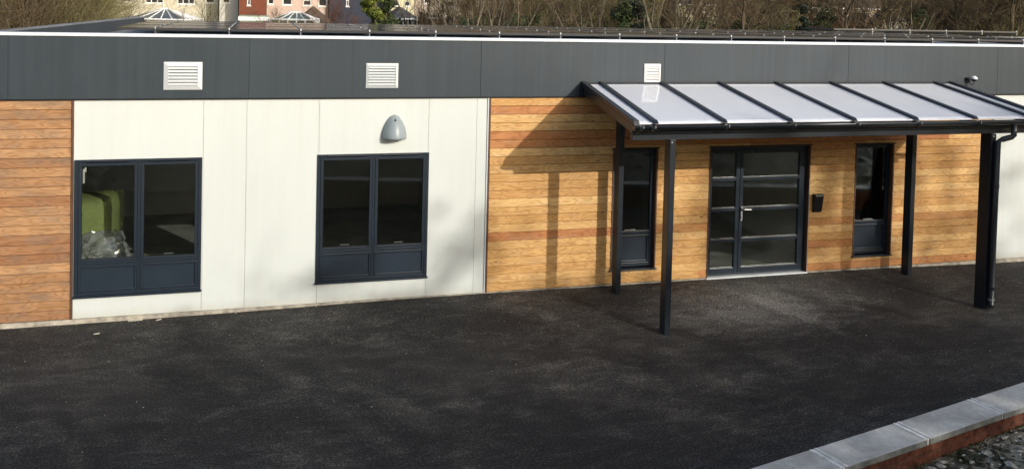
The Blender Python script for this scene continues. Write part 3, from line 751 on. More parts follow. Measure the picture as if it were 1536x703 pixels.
# soil bank beyond the wall
from mathutils import noise as mn
mb = MB(); na, nb_ = 150, 70
for j in range(nb_+1):
    for i in range(na+1):
        s_ = -9+22*i/na; n_ = WW-.04+(j/nb_)**1.8*9
        p = WA+dv*s_+nv*n_; d_ = n_-WW
        z = .22+.03*(s_-2)*.6+.22*max(0, d_-.1)
        q = mn.fractal(Vector((p.x*4.2, p.y*4.2, 1.3)), 1.0, 2.1, 5)
        z += .055*q*min(1, d_*6+.15)+.03*mn.noise(Vector((p.x*14, p.y*14, 0)))
        mb.v.append((p.x, p.y, z))
for j in range(nb_):
    for i in range(na): a = j*(na+1)+i; mb.f.append([a, a+1, a+na+2, a+na+1]); mb.c.append(None); mb.mi.append(0)
tag(mb.obj('soil_bank', M['soil'], smooth=True, fix=True), kind='structure')
mb = MB(); rr = random.Random(21)
def rock(mb, c, r_, rr, mi):
    v = []; 
    for (x, y, z) in ((1, 0, 0), (-1, 0, 0), (0, 1, 0), (0, -1, 0), (0, 0, 1), (0, 0, -1), (.7, .7, .3), (-.7, .6, .4), (.6, -.7, .4), (-.6, -.7, .3)):
        v.append(Vector((x, y, z)).normalized())
    import itertools
    rotm = Matrix.Rotation(rr.uniform(0, 6.28), 3, 'Z')
    sx, sy, sz = r_*rr.uniform(.8, 1.5), r_*rr.uniform(.6, 1), r_*rr.uniform(.35, .7)
    pts = [c+rotm @ Vector((p.x*sx*rr.uniform(.8, 1.15), p.y*sy*rr.uniform(.8, 1.15), p.z*sz)) for p in v]
    mb.add(pts, [(4, 0, 6), (4, 6, 2), (4, 2, 7), (4, 7, 1), (4, 1, 9), (4, 9, 3), (4, 3, 8), (4, 8, 0), (5, 6, 0), (5, 2, 6), (5, 7, 2), (5, 1, 7), (5, 9, 1), (5, 3, 9), (5, 8, 3), (5, 0, 8)], None, mi)
for _ in range(900):
    s_ = rr.uniform(0, 6); d_ = rr.random()**1.3*1.6+.04; p = WA+dv*s_+nv*(WW+d_)
    z = .22+.018*(s_-2)+.22*max(0, d_-.1); r_ = rr.uniform(.008, .032)*(1.9 if rr.random() < .15 else 1)
    rock(mb, Vector((p.x, p.y, z+.012)), r_, rr, 0 if rr.random() < .6 else 1)
tag(mb.obj('rubble', [M['rock'], M['rock_dark']]), 'pale stone rubble and earth clods scattered below the low wall', 'rubble', kind='stuff')
mb = MB()
for _ in range(2600):
    s_ = rr.uniform(-1, 6); d_ = rr.random()**2.2*.35-.03; p = WA+dv*s_+nv*(WW+d_)
    if mn.noise(Vector((p.x*3, p.y*3, 5))) < -.12: continue
    z = .215+.018*(s_-2)+.22*max(0, d_-.1); h_ = rr.uniform(.015, .05)
    a = rr.uniform(0, 6.28); w_ = .005
    mb.add([(p.x-w_*math.cos(a), p.y-w_*math.sin(a), z), (p.x+w_*math.cos(a), p.y+w_*math.sin(a), z), (p.x+rr.uniform(-.03, .03), p.y+rr.uniform(-.03, .03), z+h_)], [(0, 1, 2)])
tag(mb.obj('moss_and_weeds', M['moss'], fix=False), 'moss and small weeds growing along the foot of the brick wall', 'weeds', kind='stuff')
# litter and grit on the tarmac
mb = MB()
for _ in range(260):
    x = rr.uniform(-3, 12); y = -rr.random()**2*3.4-.05
    rock(mb, Vector((x, y, .006+gz(x, y))), rr.uniform(.003, .009), rr, 0)
tag(mb.obj('grit', [M['rock'], M['rock_dark']]), 'pale grit and crumbs scattered on the black yard near the wall', 'grit', kind='stuff')
for (px, py, ln, an, lb) in ((203, 482, .17, .1, 'pale timber offcut lying by the wall under the left window'), (238, 481, .07, .6, 'short pale splinter lying near the wall'), (145, 500.5, .07, .3, 'thin pale stick on the tarmac near the weathered boards')):
    d = ray(px, py); p = EYE+d*((.03-EYE.z)/d.z)
    o = MB().prism([(-.008, 0), (.008, 0), (.006, .010), (-.007, .009)], 'x', -ln/2, ln/2).obj('wood_splinter', M['rock'], loc=(p.x, p.y, gz(p.x, p.y)+.004)); o.rotation_euler = (0, 0, an); tag(o, lb, 'wood splinter')

# ---------------------------------------------------------------- vegetation
def bare_mesh(name, seed, H=8, stems=1, dens=1.0, spread=.55, thick=.16, minr=.008, lean=0):
    rr = random.Random(seed); mb = MB()
    def br(p, d, L, r_, lev):
        n = 3 if lev < 3 else 2; pts = [p]; rad = [r_]; q = p; dd = d
        for i in range(n):
            dd = (dd+Vector((rr.gauss(0, .16), rr.gauss(0, .16), rr.gauss(.03, .1)))).normalized()
            q = q+dd*L/n; pts.append(q); rad.append(max(minr*.7, r_*(1-.55*(i+1)/n)))
        mb.tube(pts, rad, 6 if lev == 0 else (4 if lev == 1 else 3), cap=False, mi=0 if lev < 2 else 1)
        if lev >= 4 or L < .25: return
        nc = int(([7, 6, 5, 5][lev])*dens+rr.random())
        for c in range(nc):
            t = rr.uniform(.25 if lev else .22, 1); k_ = min(n-1, int(t*n)); base = pts[k_].lerp(pts[k_+1], t*n-k_)
            ax = Vector((rr.gauss(0, 1), rr.gauss(0, 1), rr.gauss(.15, .5))).normalized()
            nd = (dd*(1-spread)+ax*spread+Vector((0, 0, .18))).normalized()
            br(base, nd, L*rr.uniform(.42, .68), max(minr, rad[k_]*.55), lev+1)
    for s in range(stems):
        a = rr.uniform(0, 6.28); o = Vector((math.cos(a), math.sin(a), 0))*(.35*(stems > 1))
        br(o, Vector((math.cos(a)*.28*(stems > 1)+lean, math.sin(a)*.28*(stems > 1), 1)).normalized(), H*.62*rr.uniform(.8, 1.1), thick/(stems**.5), 0)
    return mb
def leaf_clumps(seed, pts, n, size, mb=None, flat=.7):
    rr = random.Random(seed); mb = mb or MB()
    for _ in range(n):
        c, r_ = rr.choice(pts); v = Vector((rr.gauss(0, 1), rr.gauss(0, 1), rr.gauss(0, 1))).normalized()*(rr.random()**.4)*r_
        p = Vector(c)+Vector((v.x, v.y, v.z*flat)); a = Vector((rr.gauss(0, 1), rr.gauss(0, 1), rr.gauss(0, 1))).normalized(); b = a.cross(Vector((rr.gauss(0, 1), rr.gauss(0, 1), 1))).normalized(); s = size*rr.uniform(.6, 1.3)
        mb.add([p-a*s, p+b*s*.6, p+a*s, p-b*s*.6], [(0, 1, 2, 3)])
    return mb
def split(mb, mi):
    o = MB(); used = {}
    for f, m_ in zip(mb.f, mb.mi):
        if m_ != mi: continue
        g = []
        for i in f:
            if i not in used: used[i] = len(o.v); o.v.append(mb.v[i])
            g.append(used[i])
        o.f.append(g); o.c.append(None); o.mi.append(0)
    return o
VAR = {}
def variant(key, **kw):
    mb = bare_mesh(key, **kw); VAR[key] = (split(mb, 0).mesh('trunk', M['bark'], fix=False), split(mb, 1).mesh('crown', M['twig'], fix=False))
variant('tall', seed=1, H=9, stems=1, dens=1.05, thick=.17)
variant('tall_wide', seed=7, H=9.5, stems=2, dens=.95, thick=.2, spread=.62)
variant('multi', seed=3, H=7.5, stems=4, dens=.8, thick=.17, spread=.5)
variant('slender', seed=4, H=8, stems=3, dens=.75, thick=.11, spread=.42, minr=.007)
variant('dense', seed=5, H=6.5, stems=5, dens=.85, thick=.12, spread=.62, minr=.007)
TREEN = {'tall': 'bare_tree', 'tall_wide': 'bare_tree', 'multi': 'bare_tree', 'slender': 'bare_tree', 'dense': 'bare_shrub'}
def tree(px, Y, key, label, h=1.0, tw=None, ivy=0, z=0, seed=0, group='bare trees beyond the roof', X=None):
    g = ground(px, Y, hgt(0, Y)+z) if X is None else Vector((X, Y, z))
    rr = random.Random(int(abs(px)*7+Y*13+seed)); t = thing(TREEN[key], g, label, 'shrub' if key == 'dense' else 'tree', group)
    a, b = VAR[key]; rz = rr.uniform(0, 6.28)
    t.rotation_euler = (0, 0, rz); t.scale = (h, h, h)
    o = bpy.data.objects.new('trunk', a); COL.objects.link(o); o.parent = t
    o = bpy.data.objects.new('crown', b); COL.objects.link(o); o.parent = t
    if tw: o.material_slots[0].link = 'OBJECT'; o.material_slots[0].material = M[tw]
    if ivy:
        pts = [((rr.uniform(-.25, .25), rr.uniform(-.25, .25), z_*.45), .42*ivy*(1-.04*z_)) for z_ in range(1, 15)]
        leaf_clumps(int(px), pts, int(1500*ivy), .07, flat=1.0).obj('ivy', M['ivy'], t, fix=False)
    return t
def bush(px, Y, rx, h, mat, label, n=5000, size=.08, seed=1, name='evergreen_bush', cat='bush', z=0):
    g = ground(px, Y, hgt(0, Y)+z); rr = random.Random(seed*31+int(px)); t = thing(name, g, label, cat)
    pts = []
    for _ in range(22):
        a = rr.uniform(0, 6.28); q = rr.random()**.6; zz = rr.uniform(.12, .95)
        rw = rx*(1-.75*max(0, zz-.45)/.55*1.0)
        pts.append(((math.cos(a)*q*rw*.8, math.sin(a)*q*rw*.8, zz*h), rx*rr.uniform(.22, .42)))
    leaf_clumps(seed+int(px), pts, n, size).obj('foliage', M[mat], t, fix=False)
    MB().tube([(0, 0, 0), (0, 0, h*.4), (rr.uniform(-.2, .2), 0, h*.8)], [.12, .09, .03], 6).obj('stem', M['bark'], t)
    return t
def thicket(px0, px1, Y0, Y1, h, n, mat, label, name='bramble_thicket', r_=.012, seed=1, arch=.5, zf=.8):
    rr = random.Random(seed); mb = MB()
    for _ in range(n):
        Y = rr.uniform(Y0, Y1); g = ground(rr.uniform(px0, px1), Y, hgt(0, Y)); hh = h*rr.uniform(.45, 1.05)*(1+.25*math.sin(g.x*.9)+.15*math.sin(g.x*2.3+Y))
        d = Vector((rr.gauss(0, arch), rr.gauss(0, arch), 1)).normalized(); z0 = rr.random()**1.5*hh*zf
        p0 = g+Vector((0, 0, z0)); p1 = p0+d*hh*.35; p2 = p1+(d+Vector((rr.gauss(0, .5), rr.gauss(0, .5), rr.gauss(-.2, .3)))).normalized()*hh*.3
        mb.tube([p0, p1, p2], [r_*1.3, r_, r_*.6], 3, cap=False)
    o = mb.obj(name, M[mat], fix=False); tag(o, label, 'thicket', kind='stuff'); return o

# ---------------------------------------------------------------- houses
def house(name, label, px0, px1, Y, ze, wall_m, roof_m, wins=(), depth=8, ridge=2.6, hip=False, z0=None, chim=None, roofless=False, fr='upvc', gutter=True):
    xa, xb = atY(px0, 20, Y).x, atY(px1, 20, Y).x; z0 = hgt(0, Y)-.6 if z0 is None else z0; xm = (xa+xb)/2
    t = thing(name, (xm, Y, z0), label, 'house'); Wd = (xb-xa)/2; H = ze-z0
    # front wall with real openings
    ops = []
    for wv in wins:
        p = atY(wv[0], wv[2], Y); q = atY(wv[1], wv[3], Y); ops.append((p.x-xm, q.x-xm, q.z-z0, min(p.z-z0, H-.1)))
    mb = MB(); spans = [(-Wd, Wd, 0, H)]
    for a, b, c, d in ops:
        out = []
        for (p, q, r_, s_) in spans:
            if b <= p or a >= q or d <= r_ or c >= s_: out.append((p, q, r_, s_)); continue
            if p < a: out.append((p, a, r_, s_))
            if b < q: out.append((b, q, r_, s_))
            if r_ < c: out.append((max(p, a), min(q, b), r_, c))
            if s_ > d: out.append((max(p, a), min(q, b), d, s_))
        spans = out
    for s_ in spans: mb.box(s_[0], s_[1], 0, .25, s_[2], s_[3])
    mb.box(-Wd, -Wd+.25, .251, depth, 0, H); mb.box(Wd-.25, Wd, .251, depth, 0, H); mb.box(-Wd+.25, Wd-.25, depth-.25, depth, 0, H)
    mb.obj('wall', M[wall_m], t)
    if not roofless:
        o_ = .3
        if hip:
            v = [(-Wd-o_, -o_, H+.002), (Wd+o_, -o_, H+.002), (Wd+o_, depth+o_, H+.002), (-Wd-o_, depth+o_, H+.002), (-Wd+depth*.4, depth/2, H+ridge), (Wd-depth*.4, depth/2, H+ridge)]
            rf = MB().add(v, [(0, 1, 5, 4), (1, 2, 5), (2, 3, 4, 5), (3, 0, 4), (0, 3, 2, 1)]).obj('roof', M[roof_m], t)
        else:
            rf = MB().prism([(-o_, H+.002), (depth+o_, H+.002), (depth/2, H+ridge)], 'x', -Wd-.15, Wd+.15).obj('roof', M[roof_m], t)
        if gutter: MB().box(-Wd-.15, Wd+.15, -o_-.1, -o_-.003, H-.07, H+.07).obj('gutter', M['upvc'], t)
        if chim: MB().box(chim-.35, chim+.35, depth/2-.5, depth/2+.5, H+ridge-.6, H+ridge+1.2).obj('chimney', M['house_brick'], rf)
    else: MB().box(-Wd-.05, Wd+.05, -.05, depth, H+.001, H+.15).obj('roof', M[roof_m], t)
    for (a, b, c, d) in ops:
        f_ = MB(); w_ = b-a; tt = .07; y = .06
        f_.box(a, a+tt, y, y+.08, c, d); f_.box(b-tt, b, y, y+.08, c, d); f_.box(a+tt, b-tt, y, y+.08, c, c+tt); f_.box(a+tt, b-tt, y, y+.08, d-tt, d)
        nm = 3 if w_ > 1.35 else (2 if w_ > .8 else 1)
        for q in range(1, nm): xx = a+w_*q/nm; f_.box(xx-.03, xx+.03, y, y+.08, c+tt, d-tt)
        if d-c > .8: f_.box(a+tt, b-tt, y+.001, y+.079, d-.42, d-.37)
        fo = f_.obj('window', M[fr], t)
        MB().box(a+tt, b-tt, y+.03, y+.05, c+tt, d-tt).obj('pane', M['pane'], fo)
        MB().box(a-.05, b+.05, -.06, .06, c-.07, c-.001).obj('sill', M[fr], fo)
    return t
def downpipe(t, x, H): MB().tube([(x, -.08, 0), (x, -.08, H)], .05, 6).obj('downpipe', M['upvc'], t)

h1 = house('terraced_house', 'cream rendered house with three white windows behind the white conservatory', 160, 327, 66, 5.7, 'cream_render', 'tile_grey', [(179, 197, -14, 3.5), (218, 245, -14, 5.5), (266, 292, -14, 7), (309, 322, -8, 5)]); downpipe(h1, 0.0, 6.0)
house('terraced_house', 'cream house seen behind the bare scrub at the far left', -40, 158, 67, 5.6, 'cream_render', 'tile_grey', [(50, 72, -16, -1), (96, 112, -14, 1), (137, 153, -14, 3)])
house('rear_extension', 'whitewashed two storey extension beside the red brick house', 329, 357, 64, 5.5, 'pale_render', 'tile_grey', [(334, 345, -10, 5)], depth=2, ridge=1)
h2 = house('brick_house', 'dark red brick house between the cream and the pink houses', 358.5, 399, 62, 6.2, 'house_brick', 'tile_grey', [(371, 376, -12, 8.5)])
t = thing('flat_roofed_garage', tuple(ground(381, 58, 0)), 'flat roofed outbuilding with pale green wall in front of the brick house', 'garage')
a = atY(358, 24, 58); b = atY(401, 24, 58); W = (b.x-a.x)/2; MB().box(-W, W, 0, 3.4, -.2, a.z-.05).obj('wall', M['mint'], t); MB().box(-W-.1, W+.1, -.15, 3.5, a.z-.35, a.z-.06).obj('fascia', M['upvc'], t); MB().box(-W-.08, W+.08, -.13, 3.45, a.z-.059, a.z-.02).obj('roof', M['mint'], t)
house('terraced_house', 'pink rendered house with four windows above a brown lean-to roof', 400, 492, 64, 5.6, 'pink_render', 'tile_brown', [(402, 411, -10, 7), (424, 438, -4, 8), (455, 467, -6, 9), (478, 490, -8, 10)])
house('navy_house', 'dark navy rendered house beside the green bush', 493.5, 560, 63.5, 5.8, 'navy_render', 'tile_grey', [(519.5, 523.5, -6, 10)])
house('cream_house', 'pale yellow house with small windows to the right of the green bush', 582, 621, 64, 5.6, 'yellow_render', 'tile_grey', [(586, 598, 1, 10), (607, 615, 2, 10)])
house('pebbledash_house', 'grey brown pebbledashed house behind thin bare stems', 622, 664, 65, 5.4, 'pebble_render', 'tile_grey', [(636, 646, -6, 6)])
house('cream_house', 'cream house with dark window right of the pebbledashed house', 666, 752, 66, 5.4, 'pale_render', 'tile_brown', [(670, 680, 2, 11), (705, 716, 2, 10), (733, 744, 3, 10)])
house('brick_house', 'red brick house with white window glimpsed through bare trees', 822, 842, 70, 5.2, 'house_brick', 'tile_brown', [(829, 834, -4, 5)])
house('terraced_house', 'pink and cream house left of the glimpsed red brick house', 755, 821, 71, 4.6, 'pink_render', 'tile_brown', [(765, 773, 5, 13), (780, 788, 5, 13), (800, 808, 6, 14)])
house('terraced_house', 'cream house right of the glimpsed red brick house', 843, 905, 71, 4.6, 'cream_render', 'tile_brown', [(844, 852, 4, 13), (872, 880, 6, 14)])
house('cream_house', 'cream house with one dark window behind ivy covered trunks', 1013, 1078, 82, 4.1, 'yellow_render', 'tile_grey', [(1029, 1038, 12, 18), (1056, 1064, 12, 19)], ridge=3.2)
house('grey_roofed_house', 'house with grey roof and small white dormer window', 1150, 1192, 92, 3.8, 'pale_render', 'tile_grey', [(1176, 1184, 14, 19)], ridge=3.4)
for i, (a, b, m_, r_) in enumerate(((1195, 1232, 'pale_render', 'tile_brown'), (1233, 1275, 'pebble_render', 'tile_grey'), (1276, 1312, 'cream_render', 'tile_grey'), (1313, 1350, 'pink_render', 'tile_brown'))):
    house('terraced_house', ['white house with long gutter, leftmost of the terrace behind dark trees', 'grey house second along the terrace behind dark trees', 'cream house third along the terrace behind dark trees', 'pink house at the right end of the terrace behind dark trees'][i], a, b, 88, 4.05+.02*i, m_, r_, [(a+5, a+11, 16+i, 24+i), (a+22, a+29, 17+i, 25+i)], ridge=3.4, chim=0 if i % 2 else None)
for i, (a, b, m_) in enumerate(((1385, 1425, 'cream_render'), (1427, 1470, 'pebble_render'))):
    house('terraced_house', ['pale house scarcely visible through brown trees at the right', 'grey house scarcely visible at the far right of the row'][i], a, b, 84, 3.6, m_, 'tile_brown', [(a+6, a+13, 20, 28), (a+22, a+29, 21, 29)], ridge=3.2)
# small gabled extensions
def gable(name, label, px0, px1, Y, zb, zr, mat, roof, wins=(), z0=-.3, depth=4):
    xa, xb = atY(px0, 20, Y).x, atY(px1, 20, Y).x; xm = (xa+xb)/2; Wd = (xb-xa)/2; t = thing(name, (xm, Y, z0), label, 'extension')
    MB().box(-Wd*.88, Wd*.88, 0, depth, 0, zb-z0).obj('wall', M[mat], t)
    v = [(-Wd, -.25, zb-z0+.002), (Wd, -.25, zb-z0+.002), (Wd, depth, zb-z0+.002), (-Wd, depth, zb-z0+.002), (0, depth*.45, zr-z0), (0, depth, zr-z0)]
    MB().add(v, [(0, 1, 4), (1, 2, 5, 4), (3, 0, 4, 5), (2, 3, 5), (0, 3, 2, 1)]).obj('roof', M[roof], t)
    MB().box(-Wd, Wd, -.33, -.252, zb-z0-.08, zb-z0+.04).obj('gutter', M['upvc'], t)
    for (x_, w_) in wins:
        fo = MB().box(x_-w_/2, x_+w_/2, -.03, -.001, zb-z0-.75, zb-z0-.1).obj('window', M['upvc'], t); MB().box(x_-w_/2+.06, x_+w_/2-.06, -.04, -.031, zb-z0-.68, zb-z0-.17).obj('pane', M['pane'], fo)
    return t
gable('lean_to_extension', 'brown tiled extension in front of the pink house', 440, 506, 57, 1.9, atY(470, 10, 59).z, 'pink_render', 'tile_brown', ((-.8, .8), (.8, .8)))
gable('hipped_extension', 'dark hipped extension with small white windows before the pale yellow house', 586, 628, 57, atY(600, 28, 57).z, atY(603, 11, 59).z, 'pale_render', 'tile_grey', ((0, .3), (.42, .3), (.84, .3)))
gable('shed', 'dark shed with white board behind the bare trees right of the yellow house', 639, 668, 52, atY(650, 27, 52).z, atY(650, 22, 53).z, 'tile_brown', 'tile_grey')
gable('gabled_porch', 'brown roofed porch in front of the terrace behind dark trees', 1296, 1326, 78, 2.5, 3.6, 'pale_render', 'tile_brown')
gable('white_gabled_extension', 'white gabled extension with sloping boards near the ivy trunk', 1334, 1366, 80, 2.6, 4.0, 'pale_render', 'tile_grey')

def conservatory(px, Y, wx, wy, ze, zr, label, glass, rot, rl=.35):
    g = ground(px, Y, -.1); t = thing('conservatory', g, label, 'conservatory'); t.rotation_euler = (0, 0, rot); ze += .1; zr += .1
    c4 = [(-wx, -wy), (wx, -wy), (wx, wy), (-wx, wy)]; r1, r2 = Vector((-wx*rl, 0, zr)), Vector((wx*rl, 0, zr))
    mb = MB(); mb.box(-wx+.05, wx-.05, -wy+.05, wy-.05, 0, .6); mb.obj('dwarf_wall', M['pale_render'], t)
    MB().box(-wx+.09, wx-.09, -wy+.09, wy-.09, .601, ze-.03).obj('side_glazing', M[glass], t)
    v = [Vector((x, y, ze)) for x, y in c4]+[r1, r2]
    MB().add(v, [(0, 1, 5, 4), (1, 2, 5), (2, 3, 4, 5), (3, 0, 4), (0, 3, 2, 1)]).obj('roof_glazing', M[glass], t)
    mb = MB(); up_ = Vector((0, 0, .03)); q = .045
    for i in range(4):
        mb.tube([v[i]+up_, v[(i+1) % 4]+up_], .075, 4)
        a_, b_ = v[i], v[(i+1) % 4]
        for f in range(0, 6):
            u = f/5; base = a_.lerp(b_, u)
            if i in (0, 2): ra, rb = (r1, r2) if i == 0 else (r2, r1); top = ra.lerp(rb, u)
            else: top = r2 if i == 1 else r1
            mb.tube([base+up_, top+up_], q, 4)
            mb.tube([base-Vector((0, 0, ze-.6)), base], q, 4)
    mb.tube([r1+up_*1.5, r2+up_*1.5], .07, 4); mb.obj('frame', M['upvc'], t)
    return t
conservatory(246, 56, 2.2, 1.6, atY(246, 30, 55).z, atY(246, 14.5, 56).z, 'white framed conservatory with grey hipped roof rising over the parapet', 'con_glass', R(-18), .12)
conservatory(443, 54, 1.5, 1.3, atY(443, 30, 54).z, atY(443, 20, 54).z, 'white framed conservatory with green glazed roof before the pink house', 'con_green', R(-12), .3)

# ---------------------------------------------------------------- planting
G2 = 'bare trees beyond the roof'
tree(137, 40, 'multi', 'bare tree with ivy foot in front of the cream house, left', .8, 'twig_olive', ivy=.7)
tree(120, 44, 'tall_wide', 'ivy stemmed bare tree at the edge of the left scrub', .75, 'twig_olive', ivy=.5)
tree(195, 48, 'slender', 'thin bare tree left of the white conservatory', .55)
tree(300, 46, 'slender', 'slim bare sapling in front of the middle of the cream house', .6, 'twig_olive')
tree(418, 50, 'dense', 'small bare shrub in front of the pink house', .55)
tree(507, 50, 'slender', 'bare sapling against the navy house', .62, 'twig_red')
tree(520, 55, 'dense', 'russet bare shrub at the foot of the navy house', .5, 'twig_red')
for i, (px, Y, k_, h_, tw, iv) in enumerate([
    (640, 46, 'slender', .95, 'twig', 0), (655, 52, 'slender', .9, None, 0), (672, 44, 'slender', .85, None, 0), (690, 50, 'multi', .8, 'twig', 0), (712, 47, 'multi', .85, 'twig_olive', .9),
    (735, 42, 'dense', .95, None, 0), (752, 50, 'dense', 1.0, 'twig', 0), (772, 40, 'tall_wide', .8, 'twig_olive', 0), (792, 46, 'dense', .95, None, 0), (815, 44, 'dense', .85, 'twig_red', 0), (838, 40, 'multi', .8, 'twig_olive', 0),
    (862, 47, 'dense', .95, None, 0), (880, 41, 'dense', .9, 'twig_olive', 0), (900, 48, 'multi', .9, None, 0), (918, 44, 'dense', .8, 'twig_red', 0), (962, 36, 'slender', .9, 'twig_olive', 0), (985, 45, 'multi', .9, None, 0), (1003, 42, 'slender', 1.0, None, 0),
    (1042, 41, 'tall', .9, None, 1.2), (1052, 46, 'slender', 1.0, None, 0), (1066, 40, 'multi', .8, None, .6), (1090, 46, 'dense', 1.0, None, 0), (1108, 40, 'dense', .9, 'twig_red', 0), (1128, 46, 'multi', .95, None, 0), (1145, 38, 'dense', .8, 'twig_olive', 0),
    (1163, 44, 'dense', .8, 'twig_olive', .9), (1192, 43, 'tall', .95, None, 1.5), (1212, 50, 'multi', .8, None, .6), (1226, 42, 'tall_wide', .8, 'twig_olive', 1.0), (1262, 44, 'tall', .9, None, 1.1), (1275, 41, 'tall_wide', .9, None, 1.0), (1290, 49, 'slender', .9, None, 0),
    (1328, 40, 'tall', .85, None, 1.4), (1347, 48, 'slender', .9, None, 0), (1368, 42, 'tall_wide', .85, 'twig_olive', 1.4), (1392, 47, 'dense', .95, None, 0), (1408, 40, 'multi', .8, 'twig', 0), (1430, 46, 'dense', 1.0, None, 0), (1450, 38, 'multi', .85, None, 0), (1470, 44, 'dense', 1.0, 'twig_red', 0),
    (1500, 34, 'tall_wide', .95, None, .5), (1488, 48, 'dense', 1.05, None, 0), (1515, 42, 'multi', 1.0, 'twig_red', 0), (1535, 38, 'dense', 1.0, None, 0), (1560, 42, 'multi', 1.0, None, 0), (1585, 44, 'tall_wide', 1.0, None, 0)]):
    look = {'slender': 'thin stemmed bare tree', 'multi': 'many stemmed bare tree', 'dense': 'bushy bare shrub', 'tall': 'upright bare tree', 'tall_wide': 'spreading bare tree'}[k_]
    tone = {'twig': 'grey brown', None: 'brown', 'twig_olive': 'olive', 'twig_red': 'russet'}[tw]
    where = 'right of the pale yellow house' if px < 700 else 'behind the panels between vent and canopy' if px < 850 else 'above the left end of the canopy' if px < 960 else 'above the small white vent' if px < 1030 else 'above the door' if px < 1150 else 'before the dormer house' if px < 1200 else 'before the long terrace' if px < 1330 else 'left of the dome camera' if px < 1420 else 'above the dome camera' if px < 1480 else 'at the far right edge'
    tree(px, Y, k_, ('%s %s%s %s, %s of that row' % (tone, look, ' with ivy trunk' if iv else '', where, 'number %d' % (i+1)))[:0] or '%s %s%s %s' % (tone, look, ' with ivy clad trunk' if iv else '', where), h_, tw, iv)
M['bark_pale'] = bark('pale bark', (.13, .115, .085), (.24, .21, .16))
for i, (px, Y, k_, h_, lb) in enumerate([(742, 27, 'slender', .8, 'pale thin stems just behind the roof right of the cream house'), (893, 26, 'slender', .85, 'pale thin stems left of the large holly bush'), (990, 25, 'slender', .9, 'cluster of pale stems rising right of the holly bushes'), (1098, 26, 'tall_wide', .8, 'pale forked tree just behind the roof above the door'), (1150, 27, 'slender', .8, 'pale thin stems left of the dormer house'), (1258, 25, 'tall_wide', .8, 'pale spreading tree in front of the long terrace'), (1345, 26, 'slender', .85, 'pale thin stems beside the white gabled extension'), (1432, 26, 'tall_wide', .85, 'pale spreading tree just left above the dome camera'), (1497, 24, 'tall_wide', .95, 'large leaning tree near the right end of the roof'), (700, 26, 'slender', .8, 'pale thin stems in front of the ivy green bush'), (822, 28, 'tall_wide', .75, 'pale spreading tree before the glimpsed red brick house')]):
    st = tree(px, Y, k_, lb, h_, None, 0, 0, i, 'pale stemmed trees just behind the roof')
    for c_ in kids(st):
        if c_.name.startswith('trunk') and px not in (1497, 1258, 1432, 1098, 822): c_.material_slots[0].link = 'OBJECT'; c_.material_slots[0].material = M['bark_pale']
bush(560, 42, 1.15, 5.6, 'lime', 'yellow green evergreen bush in front of the navy house', 9000, .075, 3)
bush(578, 44, .9, 5.2, 'ever', 'darker green bush right behind the yellow green one', 6500, .075, 4)
bush(601, 50, .28, 3.2, 'dark_leaf', 'narrow dark conifer before the hipped extension', 1500, .07, 5)
bush(632, 46, .38, 3.4, 'dark_leaf', 'dark evergreen shrub right of the hipped extension', 1800, .07, 6)
bush(700, 44, .95, 4.6, 'ever', 'ivy green bush among thin stems right of the cream house', 5000, .07, 7)
bush(945, 36, 1.6, 4.5, 'ever', 'large dark green holly bush behind the solar panels', 9500, .075, 8)
bush(975, 38, 1.1, 4.6, 'ever', 'green bush just right of the large holly bush', 6000, .075, 9)
bush(1035, 37, .8, 3.3, 'ever', 'low rounded green bush at the foot of the ivy trunk', 3000, .07, 10)
bush(1185, 34, .75, 3.3, 'lime', 'low yellow green bush before the dormer house', 3000, .06, 11)
bush(1235, 40, 1.3, 3.9, 'ever', 'wide dark evergreen bush in front of the long terrace', 6500, .07, 12)
bush(1165, 42, 1.0, 4.4, 'dark_leaf', 'dark leafy bush left of the dormer house', 3500, .07, 13)
bush(1300, 36, 1.4, 3.0, 'dark_leaf', 'low dark hedge bush under the terrace porch', 4500, .07, 14)
bush(1385, 37, 1.0, 4.2, 'ever', 'green bush under the spreading ivy tree at right', 4500, .07, 15)
bush(1113, 27, .8, 4.0, 'ever', 'ivy green bush behind the roof above the door', 3800, .055, 21)
bush(1208, 25, .7, 4.5, 'dark_leaf', 'dark ivy thicket bush left of the long terrace', 3600, .055, 22)
bush(1240, 26, .9, 4.2, 'ever', 'green ivy bush before the middle of the terrace', 4200, .055, 23)
bush(1376, 26, .8, 4.4, 'ever', 'green ivy bush left of the dome camera direction', 4000, .055, 24)
bush(800, 27, .7, 3.9, 'ever', 'small green bush left of the red brick house', 2400, .055, 25)
bush(960, 28, .9, 4.7, 'dark_leaf', 'dark leafy bush overlapping the right side of the large holly bush', 4200, .06, 26)
bush(775, 38, .9, 3.4, 'ever', 'low green bush behind the middle solar panels', 2600, .07, 17)
thicket(-60, 132, 17, 34, 5.4, 30000, 'twig_olive', 'dense olive brown bare scrub beyond the left end of the roof', 'scrub', .006, 2, .65)
thicket(-60, 60, 15, 20, 4.6, 8000, 'twig', 'brown tangled twigs nearest the left edge', 'scrub', .005, 12, .7)
thicket(735, 1000, 28, 37, 2.4, 11000, 'twig_dark', 'tangled bare undergrowth behind the middle of the roof', 'undergrowth', .006, 3, .7, .45)
thicket(1000, 1620, 28, 37, 2.35, 15000, 'twig_dark', 'tangled bare undergrowth behind the right of the roof', 'undergrowth', .006, 4, .7, .45)
thicket(1380, 1620, 38, 60, 6.5, 16000, 'twig_dark', 'dense brown wood at the far right', 'bare_woodland', .010, 5, .5)
thicket(770, 1010, 40, 60, 5.2, 8000, 'twig', 'dense brown wood behind the middle of the roof', 'bare_woodland', .009, 6, .5)
thicket(1190, 1300, 26, 32, 2.7, 5000, 'twig_red', 'russet dead bracken along the roof line right of centre', 'bracken', .006, 7, .7)
